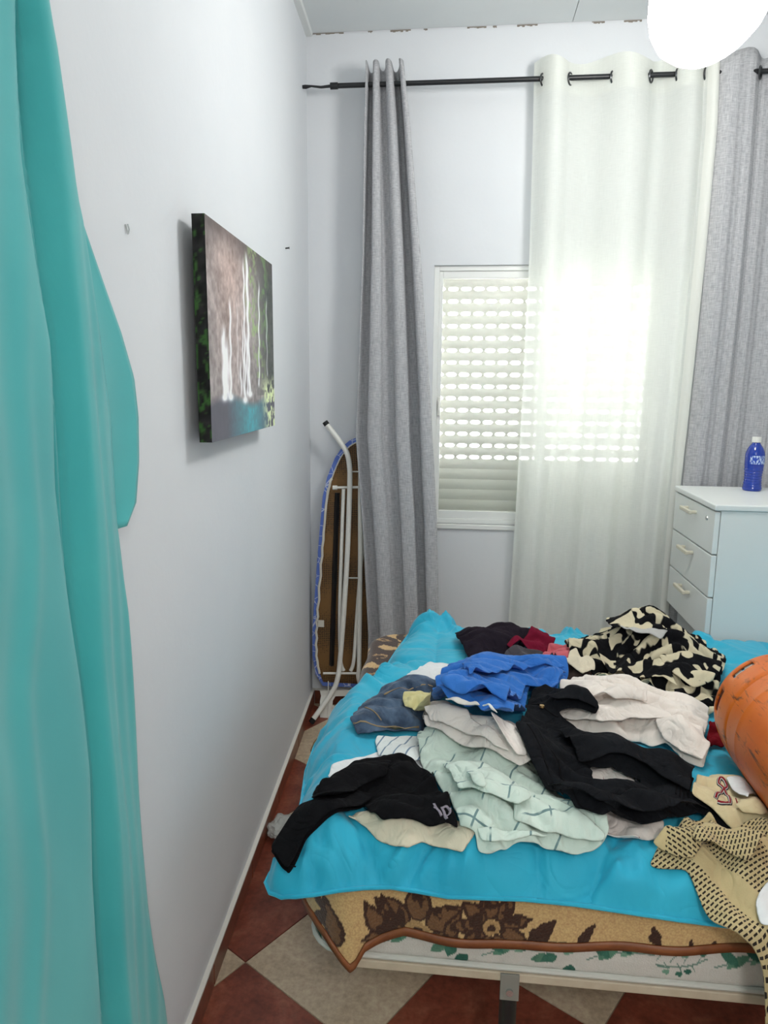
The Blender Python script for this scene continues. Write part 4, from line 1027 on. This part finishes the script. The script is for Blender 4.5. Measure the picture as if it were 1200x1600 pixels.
gar('t_shirt', 'maroon cloth between the plum garment and the salmon one', 't-shirt', 'c_maroon', [(790,1006),(800,1000),(822,995),(842,996),(852,1003),(868,1010),(858,1022),(840,1028),(815,1022),(797,1018)], ex=1.2, seed=.03, puff=.02, z=.68)
gar('t_shirt', 'charcoal cloth tucked between the maroon and the blue clothes', 't-shirt', 'c_dgrey', [(790,1020),(812,1016),(836,1018),(848,1028),(836,1040),(800,1040),(788,1034)], ex=1.15, z=.69, puff=.012)
gar('sweater', 'dark brown cloth under the small cream pouch', 'sweater', 'c_brown', [(876,1034),(896,1028),(918,1048),(926,1062),(900,1074),(878,1066)], ex=1.15, z=.68, puff=.015)
gar('t_shirt', 'salmon pink crumpled cloth at the far side of the pile', 't-shirt', 'c_salmon', [(826,1036),(846,1024),(858,1014),(868,1009),(886,1007),(898,1014),(893,1026),(882,1038),(862,1032),(840,1042)], ex=1.24, seed=.03, puff=.022, z=.70)
# --- the big black and cream heap
def dress_bump(X, d):
    c1 = on_z(1000, 1012, .70); c2 = on_z(1070, 1032, .70); c3 = on_z(930, 1012, .7)
    k = .125*np.exp(-((X[:,0]-c1.x)/.085)**2-((X[:,1]-c1.y)/.13)**2)+.072*np.exp(-((X[:,0]-c2.x)/.10)**2-((X[:,1]-c2.y)/.16)**2)+.035*np.exp(-((X[:,0]-c3.x)/.06)**2-((X[:,1]-c3.y)/.08)**2)
    return k*np.clip(d/.035, 0, 1)
dr, drb = gar('dress', 'heaped black dress with bold cream brush-stroke print', 'dress', 'c_dress', [(884,1006),(905,998),(940,992),(985,988),(1030,988),(1066,992),(1096,1004),(1110,1020),(1128,1032),(1134,1060),(1122,1078),(1116,1118),(1104,1120),(1092,1100),(1050,1092),(1010,1080),(970,1072),(930,1060),(908,1036),(892,1020)], ex=1.36, seed=.045, wave=.05, bump=dress_bump, iters=130, anchor=.035, h=.0105)
fold(dr, 'sleeve', 'c_dress', [(944,990),(966,968),(985,956),(1004,960),(1020,976),(1044,990),(1020,1004),(985,1000),(955,1004)], seed=.03, uvrot=.9)
fold(dr, 'sleeve', 'c_dress', [(1030,1030),(1075,1020),(1110,1030),(1128,1052),(1112,1074),(1080,1080),(1046,1060)], seed=.03, uvrot=2.)
fold(dr, 'skirt_fold', 'c_dress', [(930,1030),(985,1022),(1030,1036),(1060,1080),(1020,1078),(960,1066)], seed=.03, uvrot=1.4, dirn=1.1)
gar('scarf', 'light grey cloth lying on top of the black and cream dress', 'scarf', 'c_lgrey', [(966,990),(988,982),(1010,984),(1028,992),(1042,1002),(1030,1012),(1006,1008),(990,1012),(972,1006)], z=.79, ex=1.2, seed=.02, puff=.01, wave=.04)
gar('pouch', 'small crumpled cream cloth beside the salmon garment', 'cloth', 'c_cream', [(883,1030),(890,1020),(900,1014),(915,1026),(930,1046),(929,1060),(910,1062),(898,1046)], z=.70, ex=1.18, seed=.02, puff=.02, wave=.035)
# --- big ivory shirt on the right
iv, ivb = gar('shirt', 'ivory satin shirt crumpled in front of the black and cream dress', 'shirt', 'c_pinkwhite2', [(878,1082),(900,1070),(928,1068),(965,1078),(1000,1076),(1022,1092),(1060,1096),(1092,1102),(1104,1118),(1103,1150),(1094,1166),(1106,1186),(1098,1198),(1072,1192),(1040,1176),(1000,1160),(950,1156),(900,1144),(862,1128),(870,1105)], ex=1.22, seed=.032, wave=.06, dirn=-.5, puff=.026, puffw=.025, bend=.35, heap=.034)
fold(iv, 'shirt_fold', 'c_pinkwhite2', [(868,1118),(905,1104),(960,1090),(1030,1096),(1050,1122),(1000,1138),(940,1140),(890,1132)], dirn=-.2, seed=.028)
fold(iv, 'sleeve', 'c_pinkwhite2', [(1024,1128),(1060,1122),(1098,1146),(1107,1184),(1096,1198),(1066,1186),(1036,1162)], dirn=-.9, seed=.026)
fold(iv, 'collar', 'c_pinkwhite2', [(905,1076),(950,1080),(1000,1082),(1012,1096),(960,1100),(915,1092)], dirn=.1)
# --- denim, yellow and blue
dn, dnb = gar('jeans', 'faded blue denim jeans folded at the left of the pile', 'jeans', 'c_denim', [(546,1134),(552,1118),(568,1100),(596,1082),(628,1066),(652,1064),(684,1066),(690,1090),(668,1112),(662,1142),(634,1146),(604,1148),(580,1152),(556,1148)], ex=1.13, seed=.022, wave=.05, dirn=.5, puff=.022, puffw=.02, bend=.4, z=.68)
for px in ([(570,1106),(586,1114),(596,1126)],[(552,1130),(590,1134),(655,1136)],[(600,1086),(630,1074),(676,1072)]): strip('seam', dn, dnb, px, .003, 'c_stitch')
gar('shirt', 'white shirt with thin blue stripes next to the mint one', 'shirt', 'c_stripew', [(586,1158),(588,1150),(610,1152),(640,1150),(668,1152),(690,1165),(680,1190),(640,1192),(592,1180)], ex=1.06, seed=.01, uvrot=.3)
# --- mint shirt
mi, mib = gar('shirt', 'pale mint shirt with grey-teal check lines at the front of the pile', 'shirt', 'c_mint', [(650,1160),(662,1148),(700,1148),(735,1160),(770,1180),(820,1192),(852,1222),(890,1256),(930,1276),(948,1296),(952,1328),(940,1346),(900,1346),(860,1344),(820,1340),(800,1342),(790,1356),(764,1358),(748,1340),(742,1308),(718,1292),(700,1262),(676,1224),(655,1192)], ex=1.2, seed=.03, wave=.062, dirn=-.55, puff=.022, puffw=.025, bend=.35, uvrot=.45, h=.0105, heap=.03)
fold(mi, 'sleeve', 'c_mint', [(800,1252),(850,1252),(915,1282),(945,1302),(942,1326),(890,1320),(840,1302),(804,1284)], dirn=-.35, uvrot=1.3)
fold(mi, 'shirt_front', 'c_mint', [(690,1200),(740,1188),(790,1215),(830,1250),(810,1262),(760,1258),(715,1240)], dirn=-.7, uvrot=.2, seed=.028)
fold(mi, 'cuff', 'c_mint', [(728,1206),(745,1200),(762,1228),(752,1240),(736,1236)], ex=1.05, seed=.008, uvrot=2.)
fold(mi, 'shirt_hem', 'c_mint', [(744,1300),(800,1302),(860,1318),(850,1330),(800,1328),(775,1342),(752,1330)], dirn=-.2, seed=.024)
# --- rosy shirt
ro, rob = gar('shirt', 'rosy white shirt in the middle of the pile below the blue one', 'shirt', 'c_pinkwhite', [(660,1118),(674,1104),(705,1106),(735,1120),(762,1134),(800,1132),(820,1152),(828,1182),(838,1206),(812,1204),(780,1190),(740,1176),(700,1156),(664,1142)], ex=1.2, seed=.03, wave=.05, dirn=-.5, puff=.024, puffw=.022, bend=.3, z=.69, heap=.026)
fold(ro, 'collar', 'c_pinkwhite', [(662,1116),(690,1106),(735,1122),(780,1152),(795,1172),(770,1176),(720,1152),(672,1138)], dirn=-.6, seed=.026)
fold(ro, 'sleeve', 'c_pinkwhite', [(764,1140),(800,1134),(818,1152),(826,1182),(808,1194),(786,1176)], dirn=1.2)
# --- black top with a print
def sleeve_free(X): return X[:,1] < 1.06
bt_, btb = gar('long_sleeved_top', 'black long-sleeved top with grey letters at the front left corner', 'top', 'c_black', [(423,1330),(436,1312),(470,1280),(518,1250),(492,1254),(485,1248),(495,1232),(530,1204),(556,1190),(600,1180),(646,1186),(668,1206),(690,1238),(704,1264),(713,1298),(684,1294),(660,1289),(636,1294),(612,1298),(597,1296),(580,1280),(566,1260),(545,1276),(508,1296),(478,1326),(452,1355),(437,1344)], flat=.645, ex=1.10, seed=.016, wave=.055, dirn=.75, puff=.009, puffw=.018, bend=.3, z=.68, heap=.006)
fold(bt_, 'sleeve', 'c_black', [(423,1330),(442,1308),(472,1280),(520,1250),(560,1232),(584,1240),(566,1258),(540,1278),(508,1296),(478,1325),(452,1354),(437,1343)], flat=.650, dirn=.85, ex=1.08, heap=0, puff=.006)
fold(bt_, 'sleeve', 'c_black', [(487,1248),(500,1228),(530,1206),(562,1192),(612,1188),(606,1214),(560,1230),(520,1246)], dirn=.6, ex=1.1, heap=0, puff=.008)
for px in ([(678,1256),(684,1266),(690,1275)], [(683,1261),(678,1264)]): strip('printed_letter', bt_, btb, px, .005, 'c_letter')
strip('printed_letter', bt_, btb, [(690,1262),(694,1271),(698,1280)], .005, 'c_letter'); strip('printed_letter', bt_, btb, [(690,1263),(698,1261),(703,1266),(701,1272),(694,1272)], .005, 'c_letter')
strip('cuff_seam', bt_, btb, [(436,1328),(450,1342),(462,1352)], .003, 'c_blackdenim')
# --- blue shirt
bl_, blb = gar('shirt', 'bright blue shirt bunched on the far half of the pile', 'shirt', 'c_blue', [(674,1096),(682,1076),(698,1054),(722,1042),(740,1030),(756,1030),(790,1036),(826,1042),(850,1034),(872,1036),(888,1056),(872,1072),(836,1084),(826,1100),(798,1130),(774,1126),(742,1122),(704,1108),(682,1104)], ex=1.20, seed=.028, wave=.075, dirn=.15, puff=.030, puffw=.03, bend=.45, z=.70, bump=lambda X, d: .02*np.clip(d/.06, 0, 1), anchor=.05)
fold(bl_, 'shirt_fold', 'c_blue', [(690,1078),(706,1060),(750,1052),(800,1054),(850,1046),(884,1050),(872,1066),(820,1080),(790,1096),(740,1092)], dirn=.2, seed=.02, wave=.07)
fold(bl_, 'shirt_fold', 'c_blue', [(722,1040),(742,1022),(790,1032),(860,1030),(882,1044),(830,1048),(780,1054),(735,1054)], dirn=.1, seed=.02, wave=.07, ex=1.12)
gar('sock', 'white sock lying across the front of the blue shirt', 'sock', 'c_offw', [(694,1094),(718,1088),(746,1094),(750,1114),(736,1130),(714,1124),(700,1114)], z=.73, ex=1.08, puff=.026, puffw=.010, seed=.008, h=.008, jitter=.002)
gar('sock', 'small white strap cloth hanging below the blue shirt', 'sock', 'c_white', [(750,1120),(762,1118),(776,1130),(778,1148),(766,1152),(760,1134)], z=.71, ex=1.06, puff=.008, puffw=.01, seed=.005, h=.008)
gar('underwear', 'small pale yellow crumpled cloth on the denim jeans', 'underwear', 'c_yellow', [(631,1092),(640,1086),(660,1088),(670,1080),(674,1096),(673,1104),(660,1112),(646,1110),(634,1104)], z=.71, ex=1.2, puff=.012, puffw=.012, seed=.015, wave=.03, h=.008)
# --- black trousers across the pile
jn, jnb = gar('trousers', 'black denim trousers stretched across the right of the pile', 'trousers', 'c_blackdenim', [(802,1128),(828,1088),(850,1082),(880,1076),(904,1074),(922,1088),(936,1108),(932,1120),(900,1124),(872,1128),(896,1144),(930,1156),(976,1162),(1008,1176),(1056,1194),(1082,1208),(1080,1234),(1078,1248),(1106,1258),(1118,1270),(1148,1284),(1147,1297),(1130,1296),(1112,1276),(1080,1284),(1034,1294),(990,1294),(938,1280),(896,1264),(846,1230),(820,1170)], ex=1.10, seed=.02, wave=.05, dirn=-.45, puff=.026, puffw=.025, bend=.35, z=.70, hole=[[(922,1204),(955,1208),(983,1219),(1004,1228),(955,1228),(928,1232)]])
fold(jn, 'trouser_leg', 'c_blackdenim', [(870,1142),(930,1152),(976,1160),(1010,1174),(1056,1190),(1082,1208),(1079,1240),(1050,1224),(1010,1208),(950,1196),(905,1190)], dirn=-.4, ex=1.1, puff=.022, heap=0)
fold(jn, 'trouser_leg', 'c_blackdenim', [(846,1206),(890,1226),(930,1236),(1000,1238),(1076,1250),(1110,1266),(1080,1280),(1030,1288),(980,1288),(930,1274),(880,1246)], dirn=-.1, ex=1.1, puff=.022, heap=0)
fold(jn, 'waistband', 'c_blackdenim', [(852,1092),(880,1078),(904,1070),(922,1084),(935,1104),(930,1114),(896,1110),(868,1106)], dirn=.2, ex=1.1)
q = on_h(847, 1100); hit = jnb.ray_cast(Vector((q.x, q.y, 1.3)), Vector((0,0,-1)))[0] or q
MB().lathe([(0,.004),(.006,.004),(.0075,0)], 16, Matrix.Translation(hit+Vector((0,0,.004)))).build('button', 'c_button', jn, smooth=True)
for px in ([(832,1100),(860,1112),(872,1122)],[(842,1140),(872,1190),(900,1235),(920,1262)],[(824,1130),(850,1185),(880,1232)]): strip('seam', jn, jnb, px, .0035, 'c_black', z=.72)
for k in range(4): strip('cuff_rib', jn, jnb, [(1060+6*k,1204+2*k),(1058+6*k,1222+2*k),(1056+6*k,1242+2*k)], .003, 'c_black', z=.71)
# --- cream jersey and tan dashed garment at the right corner
je, jeb = gar('jersey', 'cream jersey with red and navy trim near the orange gas cylinder', 'jersey', 'c_jersey', [(1078,1240),(1088,1216),(1110,1212),(1135,1214),(1160,1222),(1185,1236),(1230,1246),(1250,1300),(1230,1330),(1180,1305),(1140,1296),(1112,1276)], ex=1.16, seed=.024, wave=.06, puff=.014, puffw=.02, z=.68)
fold(je, 'sleeve', 'c_jersey', [(1146,1256),(1180,1244),(1236,1256),(1236,1290),(1190,1282),(1160,1276)], dirn=.1)
gar('t_shirt', 'white cloth edge lying behind the red-trimmed jersey', 't-shirt', 'c_white', [(1134,1216),(1150,1212),(1172,1222),(1186,1236),(1168,1246),(1146,1240)], ex=1.1, z=.70, puff=.01)
for w_, m_, off in ((.0075, 'c_navy', .0), (.0052, 'c_offw', .0012), (.003, 'c_trimred', .0024)):
    strip('sleeve_trim', je, jeb, [(1121,1252),(1136,1256),(1141,1252),(1132,1236),(1123,1224),(1126,1216),(1134,1218),(1136,1226),(1128,1238),(1118,1248)], w_, m_, z=.70, lift=.0045+off)
for k in range(3): strip('knit_stripe', je, jeb, [(1150+5*k,1240+2*k),(1156+5*k,1250+2*k)], .002, ('c_trimred','c_navy','c_trimred')[k], z=.70)
z_ = .675
tan = [tuple(on_z(x, y, z_).xy) for x, y in ((1017,1332),(1026,1316),(1044,1304),(1072,1288),(1108,1276),(1130,1296),(1168,1292),(1215,1300),(1250,1330))]
tan += [(.72, 1.15), (.70, .86), (.62, .70), (.55, .80), (.535, .98), (.515, 1.09)]+[tuple(on_z(x, y, z_).xy) for x, y in ((1118,1384),(1092,1358),(1070,1340),(1045,1338))]
tn, tnb = garment('shirt', 'tan shirt with dark dashed weave hanging over the bed corner', 'shirt', 'c_tan', None, world=tan, ex=1.14, seed=.026, wave=.055, dirn=-.7, puff=.008, free=lambda X: X[:,1] < 1.11, iters=260, uvrot=-.5, h=.0115, group=G, g=.0022)
fold(tn, 'sleeve', 'c_tan', [(1018,1330),(1040,1308),(1072,1300),(1096,1316),(1086,1334),(1050,1338)], uvrot=.6)
fold(tn, 'shirt_fold', 'c_tan', [(1078,1300),(1110,1280),(1134,1298),(1172,1298),(1200,1322),(1170,1346),(1130,1346),(1092,1326)], dirn=-.7, uvrot=-1., seed=.028)
gar('t_shirt', 'white cloth lying on the tan shirt at the right bed corner', 't-shirt', 'c_white', [(1180,1404),(1198,1374),(1240,1366),(1262,1440),(1204,1462),(1188,1442)], ex=1.12, seed=.015, heap=.006)
gar('glove', 'dark red crumpled cloth beside the orange gas cylinder', 'cloth', 'c_red', [(1104,1150),(1112,1138),(1124,1136),(1136,1150),(1140,1166),(1126,1168),(1112,1166)], ex=1.25, seed=.03, puff=.03, puffw=.015, h=.008, wave=.03)

# ================================================================== ORANGE GAS CYLINDER
cyl = empty('gas_cylinder', (gcx, 1.28, .65)); tag(cyl, 'orange steel gas cylinder with slotted collar lying on the bed', 'gas cylinder')
t = NT('orange_enamel', .42, (226, 120, 30)); v = t.coord('Object'); n1 = t.noise(v, 5, 6, .7); n2 = t.noise(t.coord('Object', (60, 9, 60)), 1, 5, .7, .6); n3 = t.noise(v, 26, 5, .75)
base = t.ramp(n1, [(.3, (212, 94, 10)), (.65, (222, 112, 20))]); base = t.mix(t.ramp(n2, [(.58, 0.), (.66, .85)]), base, (70, 40, 22)); base = t.mix(t.ramp(n3, [(.58, 0.), (.72, .65)]), base, (110, 62, 30)); t.col(base); t.bump(n1, .1, .003); M['orange'] = t.m
M['orange_in'] = plain('collar_inside', (60, 36, 24), .7)
AX = Matrix.Translation((gcx, 1.62, gcz)) @ Matrix.Rotation(PI/2, 4, 'X') @ Matrix.Scale(CS, 4)     # local +z runs from the collar end (far) to the foot (near), world -Y
def prof_r(s): return float(interp(s, [(0,.118),(.003,.126),(.008,.133),(.016,.1385),(.03,.1425),(.05,.1455),(.08,.148),(.10,.149),(.13,.1495),(.46,.1495),(.50,.145),(.53,.130),(.55,.118)]))
ns = 96; ss = [0,.003,.007,.012,.018,.026,.036,.044,.052,.060,.068,.076,.09,.11,.13]
v = []; f = []
for s in ss:
    for j in range(ns): a = 2*PI*j/ns; v.append(AX @ Vector((prof_r(s)*math.cos(a), prof_r(s)*math.sin(a), s)))
def slot(i, j):
    a = (j % 10); return 6 <= i <= 8 and 2 <= a <= 7 and j < 90
for i in range(len(ss)-1):
    for j in range(ns):
        if not slot(i, j): f.append((i*ns+j, i*ns+(j+1) % ns, (i+1)*ns+(j+1) % ns, (i+1)*ns+j))
co_ = link('collar', mesh(v, f), 'orange', None, True); solidify(co_, .004, -1); adopt(co_, cyl)
pr = [(prof_r(s), s) for s in (.13,.135,.15)]+[(.1498,.178),(.1503,.180),(.1503,.183),(.1498,.185)]+[(prof_r(s), s) for s in np.linspace(.2,.55,20)]+[(.112,.552),(.105,.545),(.0,.53)]
adopt(MB().lathe(pr, 72, AX).build('body', 'orange', smooth=True), cyl)
adopt(MB().lathe([(.0,.058),(.05,.062),(.09,.075),(.125,.10),(.1435,.13)], 48, AX).build('inner_dome', 'orange_in', smooth=True), cyl)
adopt(MB().lathe([(.022,.06),(.022,.02),(.016,.015),(.016,.0),(.0,.0)], 24, AX).build('valve', 'chrome', smooth=True), cyl)
M['pink_tag'] = plain('pink_tag', (196, 30, 84), .5); M['grey_tag'] = plain('paper_tag', (206, 204, 196), .6)
def inner_tag(a0, a1, s0, s1, mat, name):
    nn = 8; v = [AX @ Vector(((prof_r(s)-.0075)*math.cos(a), (prof_r(s)-.0075)*math.sin(a), s)) for s in (s0, s1) for a in np.linspace(a0, a1, nn)]
    adopt(solidify(link(name, mesh(v, [(i, i+1, nn+i+1, nn+i) for i in range(nn-1)]), mat), .001), cyl)
for k in range(9):
    mid = 2*PI*(10*k+5)/ns
    c_ = AX.to_3x3() @ Vector((math.cos(mid), math.sin(mid), 0))
    if c_.x < -.55 and c_.z > -.2 and c_.z < .45: inner_tag(mid-.02, mid+.17, .030, .075, 'pink_tag', 'tag')
    if c_.x < -.3 and c_.z > .45 and c_.z < .95: inner_tag(mid-.2, mid-.03, .030, .075, 'grey_tag', 'tag'); inner_tag(mid+.02, mid+.16, .030, .075, 'grey_tag', 'tag')

# ================================================================== LITTER ON THE FLOOR
t = NT('clear_wrap', .15, (214, 216, 212)); t.b.inputs['Transmission Weight'].default_value = .35; M['wrap'] = t.m
c = on_z(440, 1292, .03); bm = bmesh.new(); bmesh.ops.create_icosphere(bm, subdivisions=4, radius=1)
for vtx in bm.verts:
    p = vtx.co.copy(); k = .72+.55*float(fbm(p.x*2.2+9, p.y*2.2+p.z*1.7+4, 3)); k += .12*abs(float(fbm(p.x*7+3, p.z*7+p.y*3, 2))-.5)*2
    vtx.co = Vector((p.x*.045, p.y*.055, p.z*.026))*k
zmin = min(vtx.co.z for vtx in bm.verts)
for vtx in bm.verts: vtx.co += Vector((c.x, c.y, .001-zmin))
me = bpy.data.meshes.new('mesh'); bm.to_mesh(me); bm.free()
tag(link('plastic_wrapper', me, 'wrap'), 'crumpled clear plastic wrapper on the floor by the skirting', 'wrapper')
c = on_z(489, 1172, .0)
tag(MB().tube([(c.x-.002, c.y-.02, .006), (c.x, c.y, .010), (c.x+.003, c.y+.02, .02), (c.x+.01, c.y+.04, .03)], [.004,.006,.006,.003], 7).build('twig', plain('dry_twig', (142, 118, 72), .8), smooth=True), 'short dry brown twig on the floor beside the quilt', 'twig')
